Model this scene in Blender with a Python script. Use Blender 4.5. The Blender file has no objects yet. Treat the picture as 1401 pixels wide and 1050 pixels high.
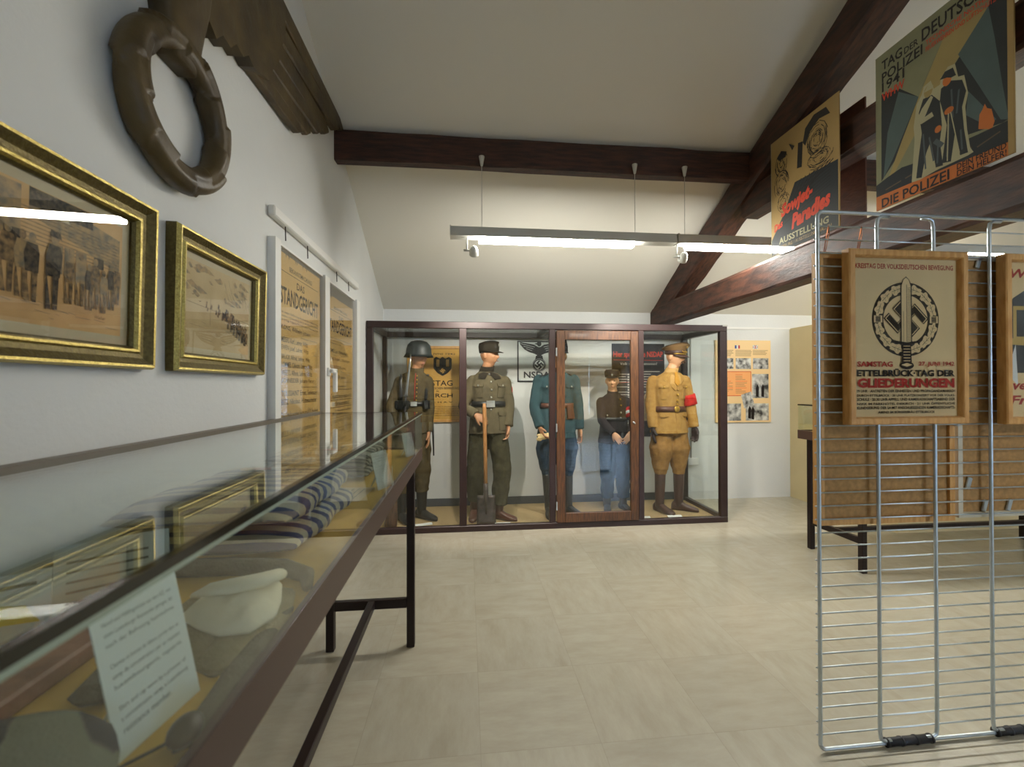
import bpy, math, random
from math import sin, cos, pi, radians, sqrt, atan2, exp
from mathutils import Vector as V, Matrix, noise

random.seed(7)
sc = bpy.context.scene
COL = sc.collection
# ------------------------------------------------------------------ camera
cam_d = bpy.data.cameras.new('camera'); cam = bpy.data.objects.new('camera', cam_d); COL.objects.link(cam)
cam_d.sensor_width = 36; cam_d.lens = 590.09/1401*36; cam_d.clip_start = .02
yaw, pitch, roll = .1036, .0052, -.00225
F = V((sin(yaw)*cos(pitch), cos(yaw)*cos(pitch), sin(pitch)))
Rr = V((cos(yaw), -sin(yaw), 0)); U = Rr.cross(F)
R2 = cos(roll)*Rr + sin(roll)*U; U2 = -sin(roll)*Rr + cos(roll)*U
cam.matrix_world = Matrix(((R2.x, U2.x, -F.x, 0), (R2.y, U2.y, -F.y, 0), (R2.z, U2.z, -F.z, 1.36), (0, 0, 0, 1)))
cam_d.dof.use_dof = True; cam_d.dof.focus_distance = 4.2; cam_d.dof.aperture_fstop = 4.0
sc.camera = cam
# ------------------------------------------------------------------ world, exposure
w = bpy.data.worlds.new('sky'); sc.world = w; w.use_nodes = True
bg = w.node_tree.nodes['Background']; bg.inputs[0].default_value = (.50, .68, 1, 1); bg.inputs[1].default_value = 9.0
sc.view_settings.view_transform = 'Standard'; sc.view_settings.look = 'None'
sc.view_settings.gamma = 1; sc.view_settings.use_curve_mapping = False
sc.view_settings.exposure = 0.45
sc.cycles.transparent_max_bounces = 40; sc.cycles.max_bounces = 10; sc.cycles.glossy_bounces = 6
sc.cycles.caustics_reflective = False; sc.cycles.caustics_refractive = False
TUBE = 78.0      # brightness of the fluorescent tubes
SPOT = 85.0      # watts of each small spotlight

# ------------------------------------------------------------------ materials
def lin(c):
    return tuple(((x/255)/12.92 if x/255 <= .04045 else ((x/255+.055)/1.055)**2.4) for x in c)
def rgba(c): return (*lin(c), 1)
MATS = {}
def mat(name, c, rough=.6, metal=0, spec=.5, var=0, vs=8, bump=0, bs=40, coat=0, stretch=None, c2=None, emit=0, coatr=.05):
    if name in MATS: return MATS[name]
    m = bpy.data.materials.new(name); m.use_nodes = True; nt = m.node_tree; N = nt.nodes; L = nt.links
    b = N['Principled BSDF']
    b.inputs['Base Color'].default_value = rgba(c); b.inputs['Roughness'].default_value = rough
    b.inputs['Metallic'].default_value = metal; b.inputs['Specular IOR Level'].default_value = spec
    b.inputs['Coat Weight'].default_value = coat; b.inputs['Coat Roughness'].default_value = coatr
    if emit:
        b.inputs['Emission Color'].default_value = rgba(c); b.inputs['Emission Strength'].default_value = emit
    tc = N.new('ShaderNodeTexCoord'); mp = N.new('ShaderNodeMapping'); L.new(tc.outputs['Object'], mp.inputs[0])
    if stretch: mp.inputs['Scale'].default_value = stretch
    if var or c2:
        n = N.new('ShaderNodeTexNoise'); n.inputs['Scale'].default_value = vs; n.inputs['Detail'].default_value = 6
        L.new(mp.outputs[0], n.inputs[0])
        r = N.new('ShaderNodeValToRGB'); L.new(n.outputs[0], r.inputs[0])
        d = c2 or tuple(max(0, x*(1-var)) for x in c)
        r.color_ramp.elements[0].position = .35; r.color_ramp.elements[1].position = .65
        r.color_ramp.elements[0].color = rgba(d); r.color_ramp.elements[1].color = rgba(c)
        L.new(r.outputs[0], b.inputs['Base Color'])
    if bump:
        n2 = N.new('ShaderNodeTexNoise'); n2.inputs['Scale'].default_value = bs; n2.inputs['Detail'].default_value = 4
        L.new(mp.outputs[0], n2.inputs[0])
        bp = N.new('ShaderNodeBump'); bp.inputs['Strength'].default_value = bump; bp.inputs['Distance'].default_value = .01
        L.new(n2.outputs[0], bp.inputs['Height']); L.new(bp.outputs[0], b.inputs['Normal'])
    MATS[name] = m; return m
def glass(name, tint=(251, 253, 252), f0=.04, rough=0.0):
    if name in MATS: return MATS[name]
    m = bpy.data.materials.new(name); m.use_nodes = True; nt = m.node_tree; N = nt.nodes; L = nt.links
    N.remove(N['Principled BSDF']); out = N['Material Output']
    t = N.new('ShaderNodeBsdfTransparent'); t.inputs[0].default_value = rgba(tint)
    g = N.new('ShaderNodeBsdfGlossy'); g.inputs['Roughness'].default_value = rough; g.inputs[0].default_value = (1, 1, 1, 1)
    lw = N.new('ShaderNodeLayerWeight'); lw.inputs[0].default_value = .5
    p = N.new('ShaderNodeMath'); p.operation = 'POWER'; p.inputs[1].default_value = 5; L.new(lw.outputs['Facing'], p.inputs[0])
    q = N.new('ShaderNodeMath'); q.operation = 'MULTIPLY_ADD'; q.inputs[1].default_value = 1-f0; q.inputs[2].default_value = f0
    L.new(p.outputs[0], q.inputs[0])
    mx = N.new('ShaderNodeMixShader'); L.new(q.outputs[0], mx.inputs[0]); L.new(t.outputs[0], mx.inputs[1]); L.new(g.outputs[0], mx.inputs[2])
    L.new(mx.outputs[0], out.inputs[0]); MATS[name] = m; return m
def wood(name, c, c2, scale=(1, 1, 12), rough=.55, bump=.3, coat=0, vs=6):
    return mat(name, c, rough, c2=c2, vs=vs, stretch=scale, bump=bump, bs=14, coat=coat)
def stripes(name, ca, cb, scale, axis='Y', dist=1.5, rough=.95, thr=.5):
    m = bpy.data.materials.new(name); m.use_nodes = True; nt = m.node_tree; N = nt.nodes; L = nt.links
    b = N['Principled BSDF']; b.inputs['Roughness'].default_value = rough; b.inputs['Specular IOR Level'].default_value = .15
    tc = N.new('ShaderNodeTexCoord'); wv = N.new('ShaderNodeTexWave'); wv.bands_direction = axis
    wv.inputs['Scale'].default_value = scale; wv.inputs['Distortion'].default_value = dist; wv.inputs['Detail Scale'].default_value = 1.2
    L.new(tc.outputs['Object'], wv.inputs[0])
    r = N.new('ShaderNodeValToRGB'); r.color_ramp.elements[0].position = thr-.05; r.color_ramp.elements[1].position = thr+.05
    r.color_ramp.elements[0].color = rgba(ca); r.color_ramp.elements[1].color = rgba(cb)
    L.new(wv.outputs[0], r.inputs[0]); L.new(r.outputs[0], b.inputs['Base Color'])
    n2 = N.new('ShaderNodeTexNoise'); n2.inputs['Scale'].default_value = 300; L.new(tc.outputs['Object'], n2.inputs[0])
    bp = N.new('ShaderNodeBump'); bp.inputs['Strength'].default_value = .4; bp.inputs['Distance'].default_value = .003
    L.new(n2.outputs[0], bp.inputs['Height']); L.new(bp.outputs[0], b.inputs['Normal'])
    return m
def floor_mat():
    m = bpy.data.materials.new('vinyl_tile'); m.use_nodes = True; nt = m.node_tree; N = nt.nodes; L = nt.links
    b = N['Principled BSDF']; b.inputs['Roughness'].default_value = .27; b.inputs['Specular IOR Level'].default_value = .5
    tc = N.new('ShaderNodeTexCoord')
    T = .4572
    sub = N.new('ShaderNodeVectorMath'); sub.operation = 'MULTIPLY_ADD'
    sub.inputs[1].default_value = (1/T, 1/T, 0); sub.inputs[2].default_value = (.64+20, .25+20, 0)
    L.new(tc.outputs['Object'], sub.inputs[0])
    fl = N.new('ShaderNodeVectorMath'); fl.operation = 'FLOOR'; L.new(sub.outputs[0], fl.inputs[0])
    fr = N.new('ShaderNodeVectorMath'); fr.operation = 'FRACTION'; L.new(sub.outputs[0], fr.inputs[0])
    sx = N.new('ShaderNodeSeparateXYZ'); L.new(fl.outputs[0], sx.inputs[0])
    ad = N.new('ShaderNodeMath'); ad.operation = 'ADD'; L.new(sx.outputs[0], ad.inputs[0]); L.new(sx.outputs[1], ad.inputs[1])
    md = N.new('ShaderNodeMath'); md.operation = 'MODULO'; md.inputs[1].default_value = 2; L.new(ad.outputs[0], md.inputs[0])
    wn = N.new('ShaderNodeTexWhiteNoise'); wn.noise_dimensions = '2D'; L.new(fl.outputs[0], wn.inputs['Vector'])
    # streak noise, direction alternating tile by tile
    def streak(scale):
        mp = N.new('ShaderNodeMapping'); mp.inputs['Scale'].default_value = scale; L.new(tc.outputs['Object'], mp.inputs[0])
        av = N.new('ShaderNodeVectorMath'); av.operation = 'MULTIPLY_ADD'; av.inputs[1].default_value = (9, 9, 9)
        L.new(wn.outputs['Color'], av.inputs[0]); L.new(mp.outputs[0], av.inputs[2])
        n = N.new('ShaderNodeTexNoise'); n.inputs['Scale'].default_value = 1; n.inputs['Detail'].default_value = 8; n.inputs['Roughness'].default_value = .7
        L.new(av.outputs[0], n.inputs[0]); return n
    na = streak((4.5, 15, 1)); nb = streak((15, 4.5, 1))
    mx = N.new('ShaderNodeMix'); mx.data_type = 'FLOAT'; L.new(md.outputs[0], mx.inputs[0]); L.new(na.outputs[0], mx.inputs[2]); L.new(nb.outputs[0], mx.inputs[3])
    r = N.new('ShaderNodeValToRGB'); L.new(mx.outputs[0], r.inputs[0])
    e = r.color_ramp.elements; e[0].position = .2; e[0].color = rgba((160, 152, 134)); e[1].position = .8; e[1].color = rgba((182, 177, 161))
    k = e.new(.5); k.color = rgba((172, 166, 148))
    ra = N.new('ShaderNodeMapRange'); ra.inputs[3].default_value = .97; ra.inputs[4].default_value = 1.03; L.new(wn.outputs['Value'], ra.inputs[0])
    mul = N.new('ShaderNodeMix'); mul.data_type = 'RGBA'; mul.blend_type = 'MULTIPLY'; mul.inputs[0].default_value = 1
    L.new(r.outputs[0], mul.inputs[6]); L.new(ra.outputs[0], mul.inputs[7])
    # joints
    s2 = N.new('ShaderNodeSeparateXYZ'); L.new(fr.outputs[0], s2.inputs[0])
    mn = N.new('ShaderNodeMath'); mn.operation = 'MINIMUM'; L.new(s2.outputs[0], mn.inputs[0]); L.new(s2.outputs[1], mn.inputs[1])
    lt = N.new('ShaderNodeMath'); lt.operation = 'LESS_THAN'; lt.inputs[1].default_value = .0045; L.new(mn.outputs[0], lt.inputs[0])
    lm = N.new('ShaderNodeMath'); lm.operation = 'MULTIPLY'; lm.inputs[1].default_value = .35; L.new(lt.outputs[0], lm.inputs[0])
    m3 = N.new('ShaderNodeMix'); m3.data_type = 'RGBA'; m3.inputs[7].default_value = rgba((125, 118, 104))
    L.new(lm.outputs[0], m3.inputs[0]); L.new(mul.outputs[2], m3.inputs[6])
    L.new(m3.outputs[2], b.inputs['Base Color'])
    bp = N.new('ShaderNodeBump'); bp.inputs['Strength'].default_value = .08; bp.inputs['Distance'].default_value = .004
    L.new(mx.outputs[0], bp.inputs['Height']); L.new(bp.outputs[0], b.inputs['Normal'])
    return m

M_wall = mat('white_plaster', (224, 225, 222), .9, spec=.2, bump=.12, bs=60, var=.02, vs=2)
M_ceil = mat('ceiling_paint', (224, 220, 208), .9, spec=.2, bump=.05, bs=30)
M_cream = mat('cream_panel', (222, 205, 160), .7, spec=.3, var=.03, vs=3)
M_trim = mat('white_trim', (232, 231, 226), .5)
M_beam = wood('dark_beam_wood', (76, 44, 30), (36, 20, 14), (16, 2.2, 9), .55, .22, vs=3)
M_beamx = wood('dark_purlin_wood', (74, 42, 30), (36, 18, 12), (2, 16, 16), .6, .5, vs=3)
M_brown = mat('brown_painted_steel', (50, 33, 31), .38, spec=.5, var=.12, vs=12)
M_rail = mat('brown_enamel', (78, 58, 50), .42, spec=.5, var=.08, vs=5)
M_dark = mat('dark_steel', (30, 17, 16), .4, spec=.4)
M_black = mat('black_steel', (24, 20, 24), .4, spec=.4)
M_door = wood('mahogany_door', (98, 64, 36), (62, 39, 24), (18, 18, 2), .42, .15, coat=.15, vs=5)
M_glass = glass('clear_glass')
M_tglass = glass('table_glass', (250, 253, 251), .045)
M_pglass = glass('picture_glass', (253, 253, 252), .035)
M_edge = mat('glass_edge', (10, 18, 16), .15)
M_edge2 = mat('pale_glass_edge', (150, 165, 150), .2)
M_zinc = mat('zinc_wire', (206, 216, 222), .34, metal=.9, var=.05, vs=30)
M_rubber = mat('black_rubber', (22, 24, 30), .5)
M_oak = wood('light_wood_frame', (226, 174, 104), (204, 148, 80), (14, 14, 3), .45, .08, vs=5)
M_hard = mat('hardboard', (190, 148, 96), .85, spec=.2, var=.12, vs=60)
M_off = mat('offwhite_metal', (214, 206, 184), .45)
M_gold = mat('antique_gilt', (110, 98, 58), .42, metal=.7, c2=(90, 79, 46), vs=90, bump=.3, bs=160)
M_gold2 = mat('highlight_gilt', (196, 178, 104), .28, metal=.9, c2=(164, 146, 82), vs=160, bump=.3, bs=200)  # ridge highlights put into the colour of the gilt
M_matb = mat('aged_mat_board', (196, 186, 156), .9, spec=.1)
M_paper = mat('aged_paper', (214, 178, 112), .85, spec=.15, var=.05, vs=5)
M_paper2 = mat('tan_paper', (236, 208, 156), .85, spec=.15, var=.04, vs=5, coat=.0)
M_sketch = mat('drawing_paper', (214, 178, 126), .85, spec=.15, c2=(196, 158, 108), vs=9)
M_sketch2 = mat('pale_drawing_paper', (202, 182, 140), .85, spec=.15, c2=(186, 164, 122), vs=9)
M_pencil = mat('pencil_hatching', (78, 72, 64), .85, spec=.15, c2=(160, 132, 94), vs=80)
M_pencil2 = mat('dense_pencil', (52, 52, 54), .85, spec=.15, c2=(104, 94, 78), vs=110)
M_wash = mat('grey_pencil_wash', (122, 116, 102), .85, spec=.15, c2=(178, 150, 108), vs=55)
M_ink = mat('black_ink', (36, 30, 28), .8, spec=.2)
M_grey = mat('grey_backing', (92, 86, 78), .8)
M_red = mat('red_ink', (172, 48, 38), .8, spec=.2)
M_wood_dk = mat('carved_wood', (88, 72, 40), .5, c2=(56, 44, 24), vs=6, bump=.35, bs=26)
M_skin = mat('mannequin_skin', (188, 134, 96), .45, var=.05, vs=10)
M_skin2 = mat('pale_mannequin_skin', (222, 168, 128), .45, var=.04, vs=10)
M_white = mat('white_paper', (222, 226, 222), .8)
M_cork = mat('cork_granules', (206, 180, 132), .95, c2=(150, 124, 84), vs=160, bump=1, bs=160)
M_skirt = mat('slate_skirting', (72, 76, 82), .6)
M_lampg = mat('lamp_grey', (196, 196, 188), .45)
M_tube = mat('fluorescent_diffuser', (255, 253, 244), .5, emit=TUBE)
M_tube2 = mat('dimmed_fluorescent_diffuser', (255, 250, 240), .5, emit=TUBE*.62)  # rear tubes, dimmed so that the left wall stays darker
M_wcable = mat('pale_cable', (190, 188, 180), .5)

# ------------------------------------------------------------------ mesh builder
class MB:
    def __init__(s): s.v = []; s.f = []; s.m = []; s.mats = []; s.sm = []
    def mi(s, m):
        if m not in s.mats: s.mats.append(m)
        return s.mats.index(m)
    def add(s, vs, fs, m, smooth=False):
        o = len(s.v); s.v += [V(p) for p in vs]; k = s.mi(m)
        for f in fs: s.f.append([i+o for i in f]); s.m.append(k); s.sm.append(smooth)
        return s
    def box(s, x0, y0, z0, x1, y1, z1, m, bev=0):
        return s.obox(V(((x0+x1)/2, (y0+y1)/2, (z0+z1)/2)), V(((x1-x0)/2, 0, 0)), V((0, (y1-y0)/2, 0)), V((0, 0, (z1-z0)/2)), m, bev)
    def obox(s, c, a, b, d, m, bev=0):
        c = V(c); a = V(a); b = V(b); d = V(d)
        if bev <= 0:
            vs = [c+i*a+j*b+k*d for k in (-1, 1) for j in (-1, 1) for i in (-1, 1)]
            return s.add(vs, [(0, 2, 3, 1), (4, 5, 7, 6), (0, 1, 5, 4), (2, 6, 7, 3), (0, 4, 6, 2), (1, 3, 7, 5)], m)
        # chamfered box
        fa, fb, fd = [max(0.0, 1-bev/max(x.length, 1e-6)) for x in (a, b, d)]
        vs = []; idx = {}
        for k in (-1, 1):
            for j in (-1, 1):
                for i in (-1, 1):
                    for t in range(3):
                        q = [i, j, k]; g = [fa, fb, fd]
                        q = [q[n]*(1 if n == t else g[n]) for n in range(3)]
                        idx[(i, j, k, t)] = len(vs); vs.append(c+q[0]*a+q[1]*b+q[2]*d)
        fs = []
        for t in range(3):
            o = [n for n in range(3) if n != t]
            for sg in (-1, 1):
                ring = []
                for (p, q) in ((-1, -1), (1, -1), (1, 1), (-1, 1)):
                    key = [0, 0, 0]; key[t] = sg; key[o[0]] = p; key[o[1]] = q
                    ring.append(idx[(*key, t)])
                fs.append(ring if (sg > 0) == (t != 1) else ring[::-1])
        for t in range(3):
            o = [n for n in range(3) if n != t]
            for p in (-1, 1):
                for q in (-1, 1):
                    k1 = [0, 0, 0]; k1[o[0]] = p; k1[o[1]] = q
                    A = []; 
                    for sg in (-1, 1):
                        k1[t] = sg; A.append((idx[(*k1, o[0])], idx[(*k1, o[1])]))
                    fs.append([A[0][0], A[0][1], A[1][1], A[1][0]])
        for k in (-1, 1):
            for j in (-1, 1):
                for i in (-1, 1): fs.append([idx[(i, j, k, t)] for t in range(3)])
        return s.add(vs, fs, m)
    def loft(s, rings, m, cap=True, smooth=True, closed=True):
        n = len(rings[0]); vs = [p for r in rings for p in r]; fs = []
        for i in range(len(rings)-1):
            for j in range(n if closed else n-1):
                k = (j+1) % n; fs.append((i*n+j, i*n+k, (i+1)*n+k, (i+1)*n+j))
        if cap and closed:
            fs.append(tuple(range(n))[::-1]); fs.append(tuple(range((len(rings)-1)*n, len(rings)*n)))
        return s.add(vs, fs, m, smooth)
    def tube(s, pts, r, m, n=10, cap=True, smooth=True, ref=None):
        pts = [V(p) for p in pts]; rs = r if isinstance(r, (list, tuple)) else [r]*len(pts)
        rings = []; prev = None
        for i, p in enumerate(pts):
            t = (pts[min(i+1, len(pts)-1)]-pts[max(i-1, 0)]).normalized()
            if prev is None:
                u = V(ref) if ref else (V((0, 0, 1)) if abs(t.z) < .9 else V((1, 0, 0)))
            else: u = prev
            u = (u-t*u.dot(t)); u = u.normalized() if u.length > 1e-6 else t.orthogonal().normalized()
            prev = u; w_ = t.cross(u); q = rs[i]; qa, qb = q if isinstance(q, tuple) else (q, q)
            rings.append([p+u*qa*cos(2*pi*k/n)+w_*qb*sin(2*pi*k/n) for k in range(n)])
        return s.loft(rings, m, cap, smooth)
    def lathe(s, c, prof, m, n=20, ax=(0, 0, 1), sx=1, sy=1, smooth=True):
        ax = V(ax).normalized(); u = ax.orthogonal().normalized() if abs(ax.z) < .99 else V((1, 0, 0)); w_ = ax.cross(u); c = V(c)
        return s.loft([[c+ax*z+u*r*sx*cos(2*pi*k/n)+w_*r*sy*sin(2*pi*k/n) for k in range(n)] for r, z in prof], m, True, smooth)
    def ball(s, c, r, m, n=10):
        r = r if isinstance(r, (tuple, list)) else (r, r, r); c = V(c)
        return s.loft([[c+V((r[0]*sin(pi*i/n)*cos(2*pi*k/(2*n)), r[1]*sin(pi*i/n)*sin(2*pi*k/(2*n)), -r[2]*cos(pi*i/n))) for k in range(2*n)] for i in [.15]+list(range(1, n))+[n-.15]], m)
    def prism(s, poly, n, t, m, smooth=False):
        """poly: 3-D points; extruded by -n*t (front at poly)"""
        n = V(n); k = len(poly); P = [V(p) for p in poly]
        vs = P+[p-n*t for p in P]
        fs = [tuple(range(k)), tuple(range(k, 2*k))[::-1]]+[(i, i+k, (i+1) % k+k, (i+1) % k) for i in range(k)]
        return s.add(vs, fs, m, smooth)
    def xf(s, M, start=0):
        for i in range(start, len(s.v)): s.v[i] = M @ s.v[i]
        return s
    def mesh(s, name='mesh', off=V((0, 0, 0))):
        me = bpy.data.meshes.new(name); me.from_pydata([tuple(p-off) for p in s.v], [], s.f)
        for m in s.mats: me.materials.append(m)
        for i, p in enumerate(me.polygons): p.material_index = s.m[i]; p.use_smooth = s.sm[i]
        import bmesh
        b = bmesh.new(); b.from_mesh(me); bmesh.ops.recalc_face_normals(b, faces=b.faces); b.to_mesh(b_me(me)); b.free()
        me.update(); return me
def b_me(m): return m

BASE = {}
def props(o, label=None, cat=None, group=None, kind=None):
    if label: o['label'] = label
    if cat: o['category'] = cat
    if group: o['group'] = group
    if kind: o['kind'] = kind
    return o
def thing(name, label, cat, loc, group=None):
    o = bpy.data.objects.new(name, None); COL.objects.link(o); o.location = loc; o.empty_display_size = .05
    BASE[o.name] = V(loc); return props(o, label, cat, group)
def obj(name, mb, parent=None, label=None, kind=None):
    """parent: an object made by thing() or obj(); vertices are given in world coordinates"""
    if parent is not None: off = BASE[parent.name]
    else:
        xs = [p.x for p in mb.v]; ys = [p.y for p in mb.v]; zs = [p.z for p in mb.v]
        off = V(((min(xs)+max(xs))/2, (min(ys)+max(ys))/2, min(zs)))
    me = mb if isinstance(mb, bpy.types.Mesh) else mb.mesh(name, off)
    o = bpy.data.objects.new(name, me); COL.objects.link(o)
    if parent is not None: o.parent = parent
    else: o.location = off
    BASE[o.name] = off
    return props(o, label, None, None, kind)
def single(name, mb, label, cat, group=None):
    return props(obj(name, mb), label, cat, group)
def struct(name, mb): return props(obj(name, mb), kind='structure')
def dup(root, delta, label=None):
    r = root.copy(); COL.objects.link(r); r.location = root.location+V(delta); BASE[r.name] = BASE[root.name]+V(delta)
    if label: r['label'] = label
    for ch in list(root.children):
        c = ch.copy(); COL.objects.link(c); c.parent = r
        for g in list(ch.children):
            d = g.copy(); COL.objects.link(d); d.parent = c
    return r
def remesh(mb, vox, smooth=2, off=V((0, 0, 0)), name='body', wrinkle=0):
    me = mb.mesh(name, off); o = bpy.data.objects.new('tmp', me); COL.objects.link(o)
    r = o.modifiers.new('r', 'REMESH'); r.mode = 'VOXEL'; r.voxel_size = vox; r.use_smooth_shade = True
    s_ = o.modifiers.new('s', 'SMOOTH'); s_.factor = .5; s_.iterations = smooth
    dg = bpy.context.evaluated_depsgraph_get(); me2 = bpy.data.meshes.new_from_object(o.evaluated_get(dg)); me2.name = name
    bpy.data.objects.remove(o); bpy.data.meshes.remove(me)
    if wrinkle:
        nn = [v.normal.copy() for v in me2.vertices]
        for v, n in zip(me2.vertices, nn):
            p = v.co+off
            v.co = v.co+n*(wrinkle*(noise.noise(V((p.x*13, p.y*13, p.z*8+p.x*5)))+.5*noise.noise(V((p.x*30, p.y*30, p.z*17-p.x*9)))))
    me2.materials.clear(); me2.materials.append(mb.mats[0])
    return me2

# ------------------------------------------------------------------ flat sheets with print on them
TXT = {}
def text_geo(s, bold=0.0, shear=0.0):
    key = (s, bold, shear)
    if key in TXT: return TXT[key]
    cu = bpy.data.curves.new('t', 'FONT'); cu.body = s; cu.offset = bold; cu.resolution_u = 2; cu.shear = shear
    o = bpy.data.objects.new('t', cu); me = o.to_mesh()
    vs = [(v.co.x, v.co.y) for v in me.vertices]; fs = [tuple(p.vertices) for p in me.polygons]
    o.to_mesh_clear(); bpy.data.objects.remove(o); bpy.data.curves.remove(cu)
    x0 = min(v[0] for v in vs); y0 = min(v[1] for v in vs); x1 = max(v[0] for v in vs); y1 = max(v[1] for v in vs)
    TXT[key] = ([(a-x0, b-y0) for a, b in vs], fs, x1-x0, y1-y0); return TXT[key]
class Sheet:
    """a flat printed sheet: o bottom-left corner of its face, r to the right, u up (unit vectors)"""
    def __init__(s, o, r, u, w, h, paper, t=.002, mb=None):
        s.o = V(o); s.r = V(r).normalized(); s.u = V(u).normalized(); s.n = s.r.cross(s.u); s.w = w; s.h = h
        s.mb = mb or MB(); s.k = 1; s.hold = False
        if paper: s.mb.prism([s.P(0, 0), s.P(w, 0), s.P(w, h), s.P(0, h)], s.n, t, paper)
    def P(s, x, y, z=0): return s.o+s.r*x+s.u*y+s.n*z
    def poly(s, pts, m, z=None):
        s.k += 0 if (z is not None or s.hold) else 1
        zz = z if z is not None else .00003*s.k
        s.mb.add([s.P(x, y, zz) for x, y in pts], [tuple(range(len(pts)))], m); return s
    def rect(s, x0, y0, x1, y1, m): return s.poly([(x0, y0), (x1, y0), (x1, y1), (x0, y1)], m)
    def ell(s, cx, cy, a, b, m, n=20, rot=0):
        return s.poly([(cx+a*cos(2*pi*i/n)*cos(rot)-b*sin(2*pi*i/n)*sin(rot), cy+a*cos(2*pi*i/n)*sin(rot)+b*sin(2*pi*i/n)*cos(rot)) for i in range(n)], m)
    def line(s, x0, y0, x1, y1, t, m):
        d = sqrt((x1-x0)**2+(y1-y0)**2) or 1; nx, ny = -(y1-y0)/d*t/2, (x1-x0)/d*t/2
        return s.poly([(x0+nx, y0+ny), (x0-nx, y0-ny), (x1-nx, y1-ny), (x1+nx, y1+ny)], m)
    def ring(s, cx, cy, r0, r1, m, n=32, a0=0, a1=2*pi):
        s.k += 1; z = .00003*s.k; vs = []; fs = []
        for i in range(n+1):
            a = a0+(a1-a0)*i/n
            vs += [s.P(cx+r0*cos(a), cy+r0*sin(a), z), s.P(cx+r1*cos(a), cy+r1*sin(a), z)]
            if i: fs.append((2*i-2, 2*i-1, 2*i+1, 2*i))
        s.mb.add(vs, fs, m); return s
    def text(s, t, x, y, m, w=None, h=None, align='l', bold=0.0, shear=0.0, rot=0.0):
        vs, fs, tw, th = text_geo(t, bold, shear)
        if h is None: k = w/tw; kx = ky = k
        elif w is None: ky = h/th; kx = ky
        else: kx = w/tw; ky = h/th
        W = tw*kx; x0 = x-(W/2 if align == 'c' else W if align == 'r' else 0)
        s.k += 1; z = .00003*s.k; c, q = cos(rot), sin(rot)
        s.mb.add([s.P(x0+a*kx*c-b*ky*q, y+a*kx*q+b*ky*c, z) for a, b in vs], fs, m); return s
    def cross(s, cx, cy, r, m, rot=pi/4, th=.2):
        """hooked cross of the period emblem, arms of half-length r"""
        t = r*th; c, q = cos(rot), sin(rot)
        R = lambda x, y: (cx+x*c-y*q, cy+x*q+y*c)
        one = [(t, -t), (t, r-2*t), (r, r-2*t), (r, r), (-t, r), (-t, t)]
        pts = []
        for k in range(4):
            a = -k*pi/2
            for (x, y) in ((-t, t), (-t, r), (r, r), (r, r-2*t), (t, r-2*t)):
                pts.append(R(x*cos(a)-y*sin(a), x*sin(a)+y*cos(a)))
        return s.poly(pts, m)
def frame_loop(mb, sh, w, h, prof, m, x0=0, y0=0, m2=None, sel=()):
    """mitred frame: prof = [(inset, height)] from the outer back edge inwards"""
    rings = [[sh.P(x0+i, y0+i, z), sh.P(x0+w-i, y0+i, z), sh.P(x0+w-i, y0+h-i, z), sh.P(x0+i, y0+h-i, z)] for i, z in prof]
    n = len(rings); vs = [p for r in rings for p in r]; fs = []
    for i in range(n):
        j = (i+1) % n
        for k in range(4): fs.append((i*4+k, i*4+(k+1) % 4, j*4+(k+1) % 4, j*4+k))
    a = len(mb.f); mb.add(vs, fs, m)
    if m2:
        k2 = mb.mi(m2)
        for i in sel:
            for k in range(4): mb.m[a+4*i+k] = k2
    return mb
# ================================================================== THE SETTING
XW, YB, YR, XR = -.92, 4.89, -4.2, 8.0
RY, EZ = .45, 2.215                       # ridge line, eaves height
SL = .555; RZ = EZ+SL*(YB-RY)
ER = RZ-SL*(RY-YR)
fm = floor_mat()
struct('floor', MB().box(XW-.15, YR-.15, -.1, XR+.15, YB+.15, 0, fm))
def gable(x, n, name):
    p = [(x, YR, 0), (x, YB, 0), (x, YB, EZ+.01), (x, RY, RZ+.01), (x, YR, ER+.01)]
    struct(name, MB().prism(p, n, .15, M_wall))
gable(XW, V((1, 0, 0)), 'wall_left'); gable(XR, V((-1, 0, 0)), 'wall_right')
struct('wall_back', MB().box(XW, YB, 0, XR, YB+.15, EZ+.02, M_wall))
for a, b, c, d in ((YB+.01, EZ-.0055, RY, RZ), (YR-.01, ER-.0055, RY, RZ)):
    n = V((0, -(d-b), (c-a))); n = n.normalized()
    if n.z > 0: n = -n
    struct('ceiling', MB().prism([(XW, a, b), (XR, a, b), (XR, c, d), (XW, c, d)], n, .12, M_ceil))
# rear wall with a large window behind the camera
RX0, RX1, RH = 3.0, 4.7, 2.05
mb = MB()
mb.box(XW, YR-.15, 0, RX0, YR, ER, M_wall).box(RX1, YR-.15, 0, XR, YR, ER, M_wall).box(RX0, YR-.15, RH, RX1, YR, ER, M_wall).box(RX0, YR-.15, 0, RX1, YR, .42, M_wall)
struct('wall_rear', mb)
mb = MB()
for x in (RX0, 3.82, RX1-.07): mb.box(x, YR-.09, .42, x+.07, YR-.03, RH, M_trim)
for z in (.42, RH-.07): mb.box(RX0, YR-.09, z, RX1, YR-.03, z+.07, M_trim)
d = struct('window_2', mb)
obj('pane', MB().box(RX0+.05, YR-.065, .46, RX1-.05, YR-.055, RH-.05, M_glass), d)
# cream partition block at the right
struct('wall_partition', MB().box(3.92, 3.57, 0, 6.5, YB, 2.05, M_cream))
struct('trim_1', MB().box(2.62, YB-.02, 2.035, 3.46, YB, 2.06, M_trim).box(3.46, YB-.012, 2.04, 3.92, YB, 2.058, M_trim))
struct('baseboard_back', MB().box(XW, YB-.015, 0, 2.58, YB, .1, M_skirt))

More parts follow.
